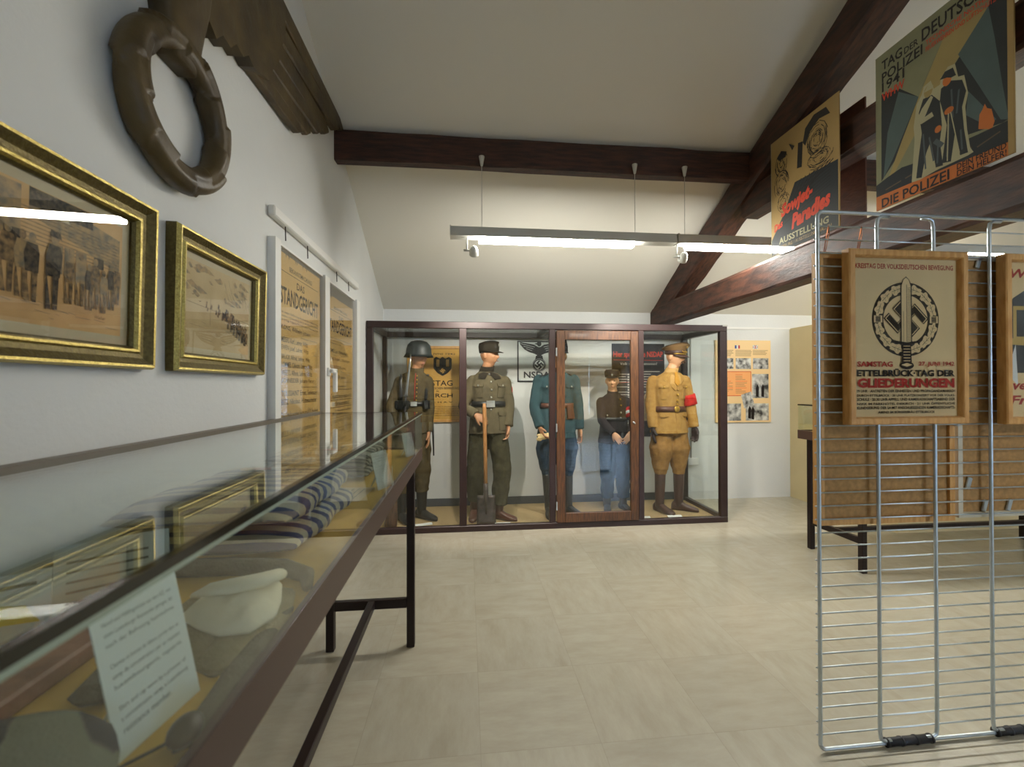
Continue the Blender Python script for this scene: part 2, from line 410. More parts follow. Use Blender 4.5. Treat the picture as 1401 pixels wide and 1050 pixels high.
# ------------------------------------------------------------------ roof timbers
def rough_beam(mb, p0, p1, hx, hz, up, m, seg=14, amp=.008, seed=1):
    rnd = random.Random(seed); p0 = V(p0); p1 = V(p1); t = (p1-p0).normalized(); up = V(up); up = (up-t*up.dot(t)).normalized(); sd = t.cross(up)
    rings = []
    for i in range(seg+1):
        c = p0.lerp(p1, i/seg); ring = []
        for a, b in ((-1, -.8), (-.85, -1), (.85, -1), (1, -.8), (1, .8), (.85, 1), (-.85, 1), (-1, .8)):
            ring.append(c+sd*(a*hx+rnd.uniform(-amp, amp))+up*(b*hz+rnd.uniform(-amp, amp)))
        rings.append(ring)
    return mb.loft(rings, m, True, False)
pur = rough_beam(MB(), (XW, 3.148, 3.048), (XR, 3.148, 3.048), .045, .104, (0, 0, 1), M_beamx, 40, .004, 3)
single('roof_purlin', pur, 'long dark brown horizontal roof beam running under the sloping ceiling from the left wall', 'beam')
tr = thing('roof_truss', 'dark timber roof truss with slanting rafter and low tie beam at right', 'truss', (2.26, 2.5, 2.03))
obj('tie_beam', rough_beam(MB(), (2.24, YB, 2.157), (2.24, -2.2, 2.157), .085, .112, (0, 0, 1), M_beam, 30, .004, 4), tr)
obj('rafter', rough_beam(MB(), (2.25, 4.86, 2.16), (2.25, .5, 4.28), .09, .125, (0, 0, 1), M_beam, 22, .006, 5), tr)
obj('collar_beam', rough_beam(MB(), (2.27, 3.25, 2.80), (2.27, -.9, 2.80), .075, .1, (0, 0, 1), M_beam, 16, .005, 6), tr)

# ------------------------------------------------------------------ pendant lamp and its spotlights
def pendant(x0, x1, y, z, tubes, cords, ctop, label, group=None, mt=None):
    t = thing('linear_pendant_lamp', label, 'lamp', ((x0+x1)/2, y, z-.06), group)
    mb = MB(); pr = [(-.045, -.042), (-.03, .028), (.03, .028), (.045, -.042)]
    mb.loft([[V((x, y+a, z+b)) for a, b in pr] for x in (x0, x1)], M_lampg, True, False); obj('housing', mb, t)
    for a, b in tubes:
        mb = MB(); mb.loft([[V((x, y+p, z+q)) for p, q in ((-.04, -.043), (.04, -.043), (.024, -.075), (-.024, -.075))] for x in (a, b)], mt or M_tube, True, False)
        obj('diffuser', mb, t)
    for x in cords:
        obj('suspension_cable', MB().tube([(x, y, z+.02), (x, y+.0, ctop)], .0022, M_wcable, 6), t)
        obj('ceiling_cup', MB().lathe((x, y, ctop-.01), [(.008, 0), (.012, .02), (.02, .062), (.02, .068)], M_lampg, 14), t)
    obj('end_cap', MB().box(x0-.006, y-.046, z-.044, x0, y+.046, z+.03, M_lampg), t)
    return t
pendant(-.112, 1.545, 3.075, 2.455, [(.085, 1.22)], [.106, 1.237], 2.94, 'grey linear pendant lamp on thin cables, the one nearest the left wall')
pendant(1.56, 3.2, 3.075, 2.455, [(1.633, 2.78)], [1.624, 3.0], 2.94, 'grey linear pendant lamp passing behind the truss and poster')
pendant(3.42, 5.1, 3.075, 2.455, [(3.5, 4.65)], [3.6, 4.9], 2.94, 'grey linear pendant lamp seen beyond the truss above the wire mesh panel')
for x0, y in ((1.9, -.6), (5.3, .9)):
    pendant(x0, x0+1.65, y, 2.455, [(x0+.2, x0+1.35)], [x0+.2, x0+1.4], 3.4, 'grey linear pendant lamp on long cables behind the viewer', 'lamps in the rear half of the room', M_tube2)
def spot(x, label, pw, tgt):
    y, z = 3.075, 2.40
    t = thing('spotlight', label, 'spotlight', (x, y, 2.29))
    obj('stem', MB().tube([(x, y, z+.012), (x, y, 2.325)], .006, M_lampg, 8).tube([(x-.022, y, 2.322), (x+.03, y, 2.322)], .008, M_lampg, 8), t)
    d = (V(tgt)-V((x+.05, y, 2.31))).normalized(); c = V((x+.05, y, 2.315))
    obj('shade', MB().lathe(c-d*.045, [(.006, 0), (.022, .012), (.032, .04), (.034, .07), (.03, .075), (.026, .06)], M_lampg, 18, d), t)
    ld = bpy.data.lights.new('spot_bulb', 'SPOT'); ld.energy = pw; ld.spot_size = radians(75); ld.spot_blend = .5; ld.color = (1, .87, .77); ld.shadow_soft_size = .02
    lo = bpy.data.objects.new('bulb', ld); COL.objects.link(lo); lo.parent = t; lo.location = c+d*.04-BASE[t.name]
    lo.rotation_euler = d.to_track_quat('-Z', 'Y').to_euler()
spot(.0, 'small white spotlight hanging under the left end of the pendant lamp', SPOT, (.1, 4.5, .9))
spot(1.56, 'small white spotlight hanging at the joint between two pendant lamps', SPOT, (1.7, 4.5, .9))

# ------------------------------------------------------------------ window with two proclamations
wx = XW+.02
win = MB(); WZ0, WZ1 = .80, 2.06
for y0, y1 in ((2.105, 2.165), (2.815, 2.905), (3.60, 3.70)): win.box(XW-.02, y0, WZ0, wx+.015, y1, WZ1, M_trim)
for z0, z1 in ((WZ0, WZ0+.06), (WZ1-.012, WZ1+.004)): win.box(XW-.02, 2.165, z0, wx-.001, 3.60, min(z1, WZ1-.001), M_trim)
wo = struct('window_1', win)
obj('pane', MB().box(wx-.008, 2.165, WZ0+.06, wx-.003, 2.815, WZ1-.01, M_pglass).box(wx-.008, 2.905, WZ0+.06, wx-.003, 3.60, WZ1-.01, M_pglass), wo)
obj('backing', MB().box(XW, 2.16, WZ0+.06, XW+.003, 2.82, WZ1-.01, M_grey).box(XW, 2.90, WZ0+.06, XW+.003, 3.61, WZ1-.01, M_grey), wo)
for y in (2.86,):
    obj('handle', MB().box(wx+.015, y-.018, 1.425, wx+.03, y+.018, 1.48, M_trim, .004).box(wx+.03, y-.014, 1.445, wx+.055, y+.075, 1.472, M_trim, .005).box(wx+.03, y+.05, 1.32, wx+.055, y+.078, 1.472, M_trim, .005), wo, 'white plastic window handle')
cr = thing('curtain_rail', 'white curtain rail on the wall above the proclamation window', 'curtain rail', (XW+.02, 2.88, 2.15))
obj('rail', MB().box(XW, 2.10, 2.155, XW+.035, 3.66, 2.205, M_trim, .006), cr)
for y in (2.25, 2.55, 3.1, 3.4): obj('hook', MB().tube([(XW+.02, y, 2.16), (XW+.022, y, 2.085)], .003, M_brown, 6), cr)
def proclamation(y0, y1, z0, z1, lines, label):
    W, H = y1-y0, z1-z0
    s = Sheet((XW+.006, y0, z0), (0, 1, 0), (0, 0, 1), W, H, M_paper, .0015); y = H
    for it in lines:
        if it[0] == 'gap': y -= it[1]*H; continue
        if it[0] == 'rule': s.line(.06*W, y, .94*W, y, .003, M_ink); continue
        t, h, x0, x1, bold = it
        h *= H; y -= h
        s.text(t, x0*W, y, M_ink, w=(x1-x0)*W, h=h, bold=bold); y -= .3*h
    for i in range(6):     # torn edge nicks
        a = random.uniform(.1, .9)*W; s.poly([(a, H), (a+.012, H), (a+.005, H-.02)], M_grey)
    single('proclamation_poster', s.mb, label, 'poster')
proclamation(2.19, 2.80, 1.10, 2.03, [('gap', .055), ('BEKANNTMACHUNG!', .028, .24, .78, .01), ('gap', .006), ('rule',), ('gap', .022), ('DAS', .042, .4, .58, .015), ('gap', .006),
    ('STANDGERICHT', .095, .06, .94, .02), ('gap', .008),
    ('hat wegen Gefährdung des deutschen Aufbauwerkes', .016, .08, .94, 0), ('werkes in Luxemburg durch aufrührerische Streik', .016, .08, .94, 0), ('im Kriege folgende Personen zum Tode verurteilt', .016, .08, .94, 0), ('gap', .012),
    ('KONS, Wilhelm Johann,', .034, .08, .74, .012), ('Briefträger, Luxemburg', .012, .5, .92, 0), ('gap', .006), ('MEIERS Karl, Lehrer, Wiltz', .034, .08, .66, .012), ('EWEN Josef, Lehrer, Wiltz', .034, .08, .68, .008), ('BRÜCK Alfred, Lehrer, Wiltz', .036, .08, .72, .008),
    ('LOMMEL Célestin, Lehrer, Wiltz', .034, .08, .78, .008), ('WEETS Alfons, Lehrer, Wiltz', .034, .08, .78, .008), ('SCHNEIDER Johann Peter,', .034, .08, .84, .012), ('Hüttenarbeiter, Differdingen', .014, .5, .92, 0), ('gap', .006), ('TOUSSAINT Ernst, Schlosser', .036, .08, .92, .012), ('BETZ Nikolaus, Hüttenarbeiter', .036, .08, .90, .012),
    ('gap', .022), ('Die Urteile wurden heute um 4.30 Uhr durch', .04, .08, .94, .004), ('rule',), ('gap', .01), ('Erschiessen vollstreckt.', .04, .3, .72, .004), ('rule',), ('gap', .03), ('Luxemburg, den 2. September 1942', .013, .08, .4, 0)],
    'ochre proclamation poster headed Standgericht in the left window pane')
proclamation(2.915, 3.575, 1.10, 1.975, [('gap', .07), ('BEKANNTMACHUNG!', .024, .26, .76, .01), ('gap', .006), ('rule',), ('gap', .02), ('DAS', .035, .44, .6, .012), ('gap', .004), ('STANDGERICHT', .10, .05, .95, .02), ('gap', .01),
    ('hat wegen Gefährdung des deutschen Aufbauwerkes', .016, .08, .94, 0), ('durch aufrührerische Sabotage der Ordnung', .016, .08, .94, 0), ('im Kriege zum Tode', .016, .08, .5, 0), ('gap', .03),
    ('ZOMES Leo, Hüttenarbeiter', .034, .08, .8, .01), ('gap', .02), ('BICHS Robert, Differdingen', .034, .08, .86, .01), ('gap', .02), ('HEILBERG Eugen,', .034, .08, .7, .01), ('Differdingen, Arbeiter', .012, .5, .9, 0), ('gap', .02), ('SCHROEDER Johann,', .034, .08, .7, .01), ('Lehrer, Echternach', .012, .6, .95, 0), ('gap', .02),
    ('Ferner wurden acht Angeklagte der', .018, .1, .7, .004), ('Geheimen Staatspolizei überstellt', .018, .4, .94, .004), ('gap', .02), ('Die Todesstrafe wurde heute um 4 Uhr', .038, .08, .94, .004), ('rule',), ('gap', .01), ('durch Erschiessen vollstreckt.', .038, .2, .84, .004), ('rule',), ('gap', .02), ('Der Vorsitzende des Standgerichtes', .02, .3, .9, .006)],
    'ochre proclamation poster under a broad grey strip in the right window pane')
# ================================================================== LEFT WALL: DRAWINGS AND CARVED EAGLE
GP = [(0, -.043), (0, -.012), (.006, 0), (.012, -.001), (.03, -.016), (.042, -.018), (.047, -.012), (.053, -.013), (.057, -.022), (.062, -.03), (.062, -.04), (.02, -.043)]
def wall_picture(y0, label, inner):
    tl = .02; up = V((sin(tl), 0, cos(tl)))
    o = V((-.884, y0, 1.408)); w_, h_ = .58, .46
    t = thing('framed_drawing', label, 'picture', (-.90, y0+w_/2, 1.408))
    sh = Sheet(o, (0, 1, 0), up, w_, h_, None)
    obj('frame', frame_loop(MB(), sh, w_, h_, GP, M_gold, m2=M_gold2, sel=(1, 2, 5, 6, 7)), t, 'antique gilt frame')
    s = Sheet(sh.P(.055, .055, -.036), (0, 1, 0), up, w_-.11, h_-.11, M_matb, .004); inner(s, w_-.11, h_-.11)
    obj('drawing', s.mb, t, 'pencil drawing in a cream mount')
    obj('glass', MB().prism([sh.P(a, b, -.03) for a, b in ((.056, .056), (w_-.056, .056), (w_-.056, h_-.056), (.056, h_-.056))], sh.n, .002, M_pglass), t)
def man(s, x, y, h, m, m2=None, lean=0, cap=False):
    m2 = m2 or m
    w_ = h*.095
    s.poly([(x-w_*.9, y+h*.5), (x-w_*.2, y), (x-w_*.95, y), (x-w_, y+h*.25)], m2); s.poly([(x, y+h*.5), (x+w_*.9, y+h*.5), (x+w_*.7, y), (x+w_*.05, y)], m2)
    s.poly([(x-w_, y+h*.42), (x+w_, y+h*.42), (x+w_*1.1+lean, y+h*.7), (x+w_*.8+lean, y+h*.82), (x-w_*.8+lean, y+h*.83), (x-w_*1.25+lean, y+h*.66)], m)
    s.ell(x+lean, y+h*.9, h*.055, h*.075, M_wash if m is not M_wash else M_pencil, 10)
    if cap: s.poly([(x-h*.07+lean, y+h*.93), (x+h*.09+lean, y+h*.92), (x+h*.07+lean, y+h), (x-h*.06+lean, y+h*1.01)], M_pencil2)
def drawing_street(s, W, H):
    a, b = .03, .03; s.rect(a, b, W-a, H-b, M_sketch); h = H-2*b; w_ = W-2*a
    X = lambda u: a+u*w_
    Y = lambda v: b+v*h
    s.poly([(X(.40), Y(.80)), (X(.98), Y(.56)), (X(.98), Y(.86)), (X(.40), Y(1))], M_wash); s.rect(X(.40), Y(.86), X(.78), Y(.995), M_pencil2)
    for k in range(9): s.line(X(.36), Y(.84-.03*k), X(.98), Y(.80-.028*k), .0016, M_pencil)
    s.rect(X(.1), Y(.6), X(.36), Y(.98), M_wash); s.rect(X(.28), Y(.42), X(.36), Y(.66), M_pencil2)
    s.poly([(X(.57), Y(.9)), (X(.60), Y(.9)), (X(.63), Y(.83)), (X(.55), Y(.83))], M_matb)
    for x0, x1 in ((.53, .59), (.6, .66), (.67, .74)): s.rect(X(x0), Y(.42), X(x1), Y(.64), M_wash); s.line(X(x0), Y(.53), X(x1), Y(.53), .002, M_pencil); s.line(X((x0+x1)/2), Y(.42), X((x0+x1)/2), Y(.64), .002, M_pencil)
    s.rect(X(.79), Y(.55), X(.86), Y(.64), M_pencil2)
    for i, (u, v, hh) in enumerate([(.05, .26, .42), (.12, .24, .44), (.2, .25, .42), (.3, .2, .5), (.37, .18, .5), (.42, .16, .52), (.63, .2, .4), (.70, .2, .45), (.76, .18, .4), (.8, .2, .44), (.86, .18, .38), (.92, .22, .42), (.96, .28, .36)]):
        man(s, X(u), Y(v), hh*h, (M_pencil, M_wash, M_pencil2)[i % 3], M_pencil)
    man(s, X(.53), Y(.13), .6*h, M_pencil2, M_pencil2, .004, True)
    s.hold = True
    for k in range(26):
        x = random.uniform(.05, .9); y = random.uniform(.05, .24); s.line(X(x), Y(y), X(x+random.uniform(.02, .1)), Y(y-random.uniform(0, .02)), .0012, M_wash)
    s.text('Weber', X(.80), Y(.12), M_pencil, h=.008, shear=.4)
def drawing_field(s, W, H):
    a, b = .026, .028; s.rect(a, b, W-a, H-b, M_sketch2); h = H-2*b; w_ = W-2*a; rnd = random.Random(5)
    X = lambda u: a+u*w_
    Y = lambda v: b+v*h
    s.k += 1; s.hold = True
    for k in range(34):
        u = rnd.uniform(.02, .92); v = rnd.uniform(.62, .97); l = rnd.uniform(.06, .2); q = rnd.uniform(.012, .035)
        if abs(u-.5-(v-.8)) < .08: continue
        s.poly([(X(u-l/2), Y(v)), (X(u-l*.1), Y(v+q)), (X(min(.99, u+l/2)), Y(v-.03)), (X(u), Y(v-q-.02))], M_wash)
    for k in range(30): u = rnd.uniform(.55, .95); s.line(X(u), Y(rnd.uniform(.75, .99)), X(min(.99, u+.08)), Y(rnd.uniform(.6, .75)), .0016, M_wash)
    s.line(X(.02), Y(.52), X(.98), Y(.44), .0016, M_pencil); s.line(X(.35), Y(.3), X(.35), Y(.62), .0016, M_pencil)
    s.hold = False; s.k += 1
    for k in range(46):
        t = rnd.random(); u = .28+.68*t; v = .52-.28*t*t+rnd.uniform(-.07, .06); q = .01+.02*t
        s.poly([(X(u-q), Y(v-q*2)), (X(u+q*.6), Y(v-q*2.4)), (X(u+q), Y(v+q*1.5)), (X(u-.4*q), Y(v+q*2.4))], M_pencil if k % 3 else M_pencil2)
    for k in range(7): man(s, X(.62+.05*k), Y(.30-.03*k), .2*h+.015*k*h, M_pencil, M_pencil2)
    for k in range(14): u = rnd.uniform(.05, .6); v = rnd.uniform(.08, .34); s.line(X(u), Y(v), X(u+rnd.uniform(.05, .2)), Y(v-.02), .001, M_wash)
    for k, (u, v) in enumerate(((.1, .66), (.14, .6), (.17, .55), (.08, .61))): s.poly([(X(u), Y(v)), (X(u+.02), Y(v-.01)), (X(u+.04), Y(v+.005)), (X(u+.02), Y(v+.004))], M_pencil)
wall_picture(.753, 'gilt framed pencil drawing of a crowd before a wooden house, leftmost picture on the wall', drawing_street)
wall_picture(1.422, 'gilt framed pencil drawing of a marching column under clouds, beside the window', drawing_field)

# carved eagle with wreath
eg = thing('eagle_carving', 'large dark carved wooden eagle wing and wreath mounted high on the left wall', 'carving', (XW, 1.42, 1.98))
cy, cz, R0, r0 = 1.425, 2.208, .198, .043
mb = MB(); rings = []; NU, NV = 252, 26
for i in range(NU):
    u = i/NU; a = 2*pi*u+.3; ring = []
    for j in range(NV):
        v = 2*pi*j/NV
        # overlapping leaves: two rows of seven leaves around the ring
        row = 0 if cos(v) > 0 else .5
        q = (u*7+row) % 1.0; mid = abs(((v/pi) % 1.0)-.5)*2
        tip = (q-.28*mid*mid) % 1.0
        r = r0*(.86+.30*tip*(1-.3*mid))-(.005 if mid < .1 else 0)
        rr = R0+r*cos(v); x = XW+.042+r*.9*sin(v)
        ring.append(V((max(x, XW+.002), cy+rr*cos(a), cz+rr*sin(a))))
    rings.append(ring)
rings.append(rings[0]); mb.loft(rings, M_wood_dk, False, True); obj('wreath', mb, eg)
def feather(mb, p0, p1, w0, w1, x, th, m, dx=0):
    """long carved feather in the wall plane (Y, Z) with a rounded tip and a bulged face"""
    a = V((0, *p0)); b = V((0, *p1)); t = (b-a).normalized(); sd = V((1, 0, 0)).cross(t); L = (b-a).length; rings = []
    for i in range(15):
        q = i/14; k = w0+(w1-w0)*q; 
        if q > .9: k *= sqrt(max(.05, 1-((q-.9)/.1)**2))
        c = a+t*L*q; xx = x+dx*q
        rings.append([V((xx, 0, 0))+c-sd*k, V((xx+th*.8, 0, 0))+c-sd*k*.97, V((xx+th, 0, 0))+c-sd*k*.8, V((xx+th*1.04, 0, 0))+c, V((xx+th, 0, 0))+c+sd*k*.8, V((xx+th*.8, 0, 0))+c+sd*k*.97, V((xx, 0, 0))+c+sd*k])
    mb.loft(rings, m, True, False); return mb
def wing(sg):
    Y = lambda y: cy+sg*(y-cy)
    up = [(1.60, 3.02), (1.70, 3.16), (2.05, 3.19), (2.14, 3.17), (2.15, 3.05), (2.11, 2.95), (2.08, 2.86), (2.02, 2.78), (1.98, 2.70), (1.90, 2.672), (1.84, 2.655), (1.80, 2.672), (1.76, 2.635), (1.71, 2.645), (1.67, 2.60), (1.62, 2.605), (1.58, 2.56), (1.52, 2.60), (1.50, 2.8)]
    mb = MB().prism([(XW+.062, Y(a), b) for a, b in up], V((1, 0, 0)), .06, M_wood_dk)
    # shallow curved carving lines on the face
    rnd = random.Random(3)
    for r_ in range(5):
        for k in range(6):
            a, b = 1.66+.095*k+.04*(r_ % 2), 2.70+.1*r_-.0*k
            if b > 3.0 or a > 2.0 or b < 2.70+.22*max(0, (a-1.72)/.3): continue
            mb.ball((XW+.057, Y(a), b), (.007, .058, .064), M_wood_dk, 6)
    obj('wing_covert', mb, eg)
    for i_, (p0, p1, w_) in enumerate((((2.12, 3.155), (3.13, 3.165), .052), ((2.08, 3.03), (2.99, 3.09), .055), ((2.05, 2.93), (2.83, 2.975), .055), ((2.02, 2.835), (2.66, 2.88), .05), ((1.98, 2.765), (2.53, 2.795), .045), ((1.86, 2.70), (2.38, 2.71), .036))):
        obj('feather', feather(MB(), (Y(p0[0]), p0[1]), (Y(p1[0]), p1[1]), w_*.93, w_*.90, XW+.024-.003*i_, .032, M_wood_dk, .012*(i_ % 2)), eg)
wing(1); wing(-1)
mb = MB()
mb.loft([[V((XW+.05+.05*sin(t)*k, cy+.5*k*.3*cos(t)+0, z)) if sin(t) > -.1 else V((XW+.002, cy+.5*k*.3*cos(t), z)) for t in [2*pi*j/16 for j in range(16)]] for z, k in ((2.35, .36), (2.42, .5), (2.5, .62), (2.6, .8), (2.8, 1.0), (3.0, .95), (3.12, .6), (3.2, .42), (3.27, .36), (3.33, .12))], M_wood_dk)
mb.tube([(XW+.06, cy+.05, 3.25), (XW+.07, cy+.13, 3.25), (XW+.07, cy+.15, 3.22)], [.03, .018, .006], M_wood_dk, 8)
obj('eagle_body', mb, eg)
# ================================================================== GLASS DISPLAY TABLES
M_mat = mat('ochre_felt', (206, 168, 84), .95, spec=.1, var=.06, vs=14)
def display_table(x0, x1, y0, y1, legs, bars, label, long_axis):
    """rail box 0.915..0.985, glass hood to 1.20; legs = [(x, y)] centres"""
    t = thing('display_table', label, 'display case', ((x0+x1)/2, (y0+y1)/2, 0))
    mb = MB(); q = .013
    for a in ((x0, y0, x1, y0+q), (x0, y1-q, x1, y1), (x0, y0+q, x0+q, y1-q), (x1-q, y0+q, x1, y1-q)): mb.box(a[0], a[1], .912, a[2], a[3], .984, M_rail)
    obj('rail', mb, t)
    obj('display_board', MB().box(x0+q, y0+q, .94, x1-q, y1-q, .972, M_mat), t, 'ochre display board')
    for x, y in legs: obj('leg', MB().box(x-.02, y-.02, 0, x+.02, y+.02, .914, M_dark, .003), t)
    for b in bars: obj('stretcher', MB().box(*b, M_dark, .003), t)
    g = .006; zt = 1.20; a0, b0, a1, b1 = x0+.002, y0+.002, x1-.002, y1-.002
    def pane(p0, p1):
        mb = MB(); mb.box(*p0, *p1, M_tglass); obj('glass_pane', mb, t)
    pane((a0, b0, .975), (a1, b0+g, zt-g)); pane((a0, b1-g, .975), (a1, b1, zt-g))
    pane((a0, b0+g, .975), (a0+g, b1-g, zt-g)); pane((a1-g, b0+g, .975), (a1, b1-g, zt-g))
    pane((a0, b0, zt-g), (a1, b1, zt))
    mb = MB(); e = .0035
    # ground dark green edges of the top pane and pale upright corner edges
    for (p, q, r_, s_) in ((a0-.001, b0-.001, a0+.009, b1+.001), (a1-.009, b0-.001, a1+.001, b1+.001), (a0, b0-.001, a1, b0+.009), (a0, b1-.009, a1, b1+.001)): mb.box(p, q, zt-.010, r_, s_, zt+.0006, M_edge)
    for (p, q, r_, s_) in ((a1-.007, b0, a1+.0006, b1), ): mb.box(p, q, zt-.016, r_, s_, zt-.010, M_edge2)
    obj('glass_edge', mb, t)
    return t
lt = display_table(-.885, -.275, -.1, 2.70, [(-.295, 2.31), (-.70, 2.31), (-.295, .3), (-.70, .3)],
    [(-.68, 2.295, .203, -.315, 2.325, .25), (-.68, .285, .203, -.315, .315, .25), (-.51, .315, .21, -.475, 2.295, .25)],
    'long brown glass topped display table along the left wall holding striped clothing', 'y')
obj('wall_strip', MB().box(-.90, -.1, 1.186, -.868, 2.70, 1.208, mat('taupe_strip', (112, 104, 92), .45)), lt, 'brown metal strip along the rear glass edge')
display_table(2.77, 4.95, 2.80, 3.37, [(2.845, 2.85), (2.845, 3.32), (4.87, 2.85), (4.87, 3.32)],
    [(2.83, 2.87, .203, 2.86, 3.30, .25), (4.855, 2.87, .203, 4.885, 3.30, .25), (2.86, 3.07, .21, 4.855, 3.105, .25)],
    'dark glass topped display table standing behind the wire mesh panel at right', 'x')
tmp = thing('key_stand', 'small black stand inside the glass of the right display table', 'stand', (2.9, 3.1, .972))
obj('base', MB().box(2.84, 3.06, .972, 2.98, 3.2, .99, M_black, .004), tmp); obj('upright', MB().box(2.85, 3.1, .99, 2.862, 3.112, 1.15, M_black), tmp)

# ------------------------------------------------------------------ things lying in the left table (board top 0.972)
Z0 = .9725
M_str1 = stripes('blue_striped_cloth', (58, 70, 108), (176, 170, 150), 6.6, 'Y', 1.6, thr=.45)
M_str2 = stripes('grey_striped_cloth', (62, 66, 70), (150, 150, 140), 5.5, 'Y', 1.2)
M_str3 = stripes('slate_striped_cloth', (44, 48, 60), (112, 116, 102), 5.2, 'DIAGONAL', .8)
M_linen = mat('beige_linen', (150, 142, 112), .95, spec=.1, var=.15, vs=14, bump=.5, bs=200)
M_white_cl = mat('cream_cloth', (226, 220, 196), .9, spec=.1, bump=.25, bs=40)
M_blank = mat('grey_blanket', (104, 102, 92), .95, spec=.1, var=.12, vs=30, bump=.4, bs=200)
M_cover = wood('brown_leather_cover', (132, 82, 62), (98, 58, 44), (3, 3, 3), .55, .2)
M_card = mat('card_white', (206, 216, 212), .7)
M_cardink = mat('card_print', (96, 104, 104), .8)
def folded(name, x0, x1, y0, y1, h, m, label, layers=3, seed=1, group=None, ramp=.42):
    """folded garment: stacked layers with rounded fold edges, wavy top"""
    rnd = random.Random(seed); mb = MB(); z = Z0
    for k in range(layers):
        hh = h/layers; a0, a1 = x0+rnd.uniform(0, .02), x1-rnd.uniform(0, .018); rings = []; ph = rnd.uniform(0, 6)
        b0, b1 = y0+rnd.uniform(0, .02), y1-rnd.uniform(0, .02)
        for i in range(41):
            q = i/40; y = b0+(b1-b0)*q; e = min(1, q/ramp, (1-q)/.06); e = sqrt(max(.02, 1-(1-e)**2)); ring = []
            wv = .006*sin(9*q+ph)+.004*sin(23*q+2*ph)
            for j in range(22):
                a = 2*pi*j/22; cx_ = copysign_pow(cos(a), .45); cz_ = copysign_pow(sin(a), .75)
                x = (a0+a1)/2+(a1-a0)/2*cx_*(.93+.07*e)+.006*sin(14*q+ph)*(cx_ > 0)
                zz = z+hh/2*(1+cz_*e*1.08)+(wv*(1+.5*sin(8*(x-a0)/(a1-a0)+ph)) if k == layers-1 and cz_ > -.2 else 0)
                ring.append(V((x, y, max(Z0, zz))))
            rings.append(ring)
        mb.loft(rings, m); z += hh*.93
    return single(name, mb, label, 'clothing', group)
def copysign_pow(v, p): return math.copysign(abs(v)**p, v)
folded('folded_uniform', -.80, -.365, .985, 1.47, .13, M_str1, 'folded blue and grey striped cloth uniform in the middle of the left table', 2, 4)
folded('folded_uniform', -.82, -.40, 1.80, 2.27, .115, M_str2, 'folded grey and pale striped cloth uniform at the far end of the left table', 3, 9)
rb = MB(); rb.box(-.66, 1.42, Z0+.125, -.61, 1.45, Z0+.131, M_red).box(-.61, 1.42, Z0+.125, -.565, 1.45, Z0+.131, M_white).box(-.70, 1.42, Z0+.125, -.66, 1.45, Z0+.131, mat('badge_yellow', (200, 160, 60), .8))
single('ribbon_badge', rb, 'small yellow red and white ribbon badge lying on the blue striped uniform', 'badge')
single('paper_tag', MB().obox((-.52, 2.0, Z0+.125), (.035, .01, .004), (-.008, .03, 0), (0, 0, .001), M_white), 'small white paper tag lying on the grey striped uniform', 'tag')
single('fabric_triangle', MB().prism([(-.60, 1.85, Z0+.125), (-.52, 1.83, Z0+.125), (-.56, 1.90, Z0+.125)], V((0, 0, 1)), .002, M_red), 'small red cloth triangle lying on the grey striped uniform', 'badge')
# cap in the foreground
mb = MB(); c = V((-.41, .365, Z0))
mb.loft([[c+V(((.115)*k*cos(2*pi*j/28), .115*k*sin(2*pi*j/28), z+.006*sin(4*pi*j/28+1)*(z > .04))) for j in range(28)] for k, z in ((.86, 0), (.95, .02), (1.0, .045), (.98, .062), (.86, .078), (.6, .088), (.3, .09), (.05, .088))], M_str3)
single('striped_cap', mb, 'round slate and grey striped cloth cap in the near corner of the left table', 'cap')
# beige linen bag with cream cap on it, blanket roll behind
def cloth_patch(name, pts, h, m, label, cat, seed=0, n=22, amp=.012, thick=.004, z0=0.0):
    """rumpled cloth: star-shaped outline filled by a dome grid of the given height"""
    rnd = random.Random(seed); cx_ = sum(p[0] for p in pts)/len(pts); cy_ = sum(p[1] for p in pts)/len(pts); mb = MB()
    K = 48; out = []
    for i in range(K):
        q = i/K*len(pts); a = int(q); f = q-a; p, r = pts[a], pts[(a+1) % len(pts)]
        out.append((p[0]+(r[0]-p[0])*f, p[1]+(r[1]-p[1])*f))
    rings = []
    for s_ in [1.0]+[1-k/n for k in range(0, n)]:
        ring = []
        for i, (x, y) in enumerate(out):
            px, py = cx_+(x-cx_)*s_, cy_+(y-cy_)*s_
            z = thick+h*(1-s_**2.2)**.8 if rings else 0
            z += (amp*(sin(px*70+seed)*sin(py*55+2*seed)+.5*sin(px*120-py*90+seed)))*min(1, (1-s_)*4) if rings else 0
            ring.append(V((px, py, Z0+z0+max(0 if not rings else .002, z))))
        rings.append(ring)
    mb.loft(rings, m); return single(name, mb, label, cat)
cloth_patch('linen_bag', [(-.293, .681), (-.290, .747), (-.323, .856), (-.446, .897), (-.50, .88), (-.50, .80), (-.46, .71), (-.387, .642), (-.335, .61)], .022, M_linen, 'rumpled beige linen cloth lying under the cream cap in the left table', 'cloth', 3, amp=.006)
cloth_patch('cream_cap', [(-.445, .724), (-.400, .690), (-.360, .668), (-.318, .672), (-.300, .715), (-.312, .765), (-.335, .825), (-.358, .822), (-.376, .785), (-.40, .750), (-.445, .757)], .034, M_white_cl, 'folded cream cloth cap lying on beige linen in the left table', 'cap', 2, amp=.004, z0=.024)
cap_fold = MB(); cap_fold.tube([(-.44, .748, Z0+.050), (-.405, .735, Z0+.064), (-.37, .730, Z0+.070), (-.338, .745, Z0+.070), (-.325, .785, Z0+.062), (-.335, .82, Z0+.045)], [(.004, .006), (.010, .014), (.012, .018), (.012, .018), (.010, .015), (.004, .006)], M_white_cl, 12, ref=(0, 0, 1))
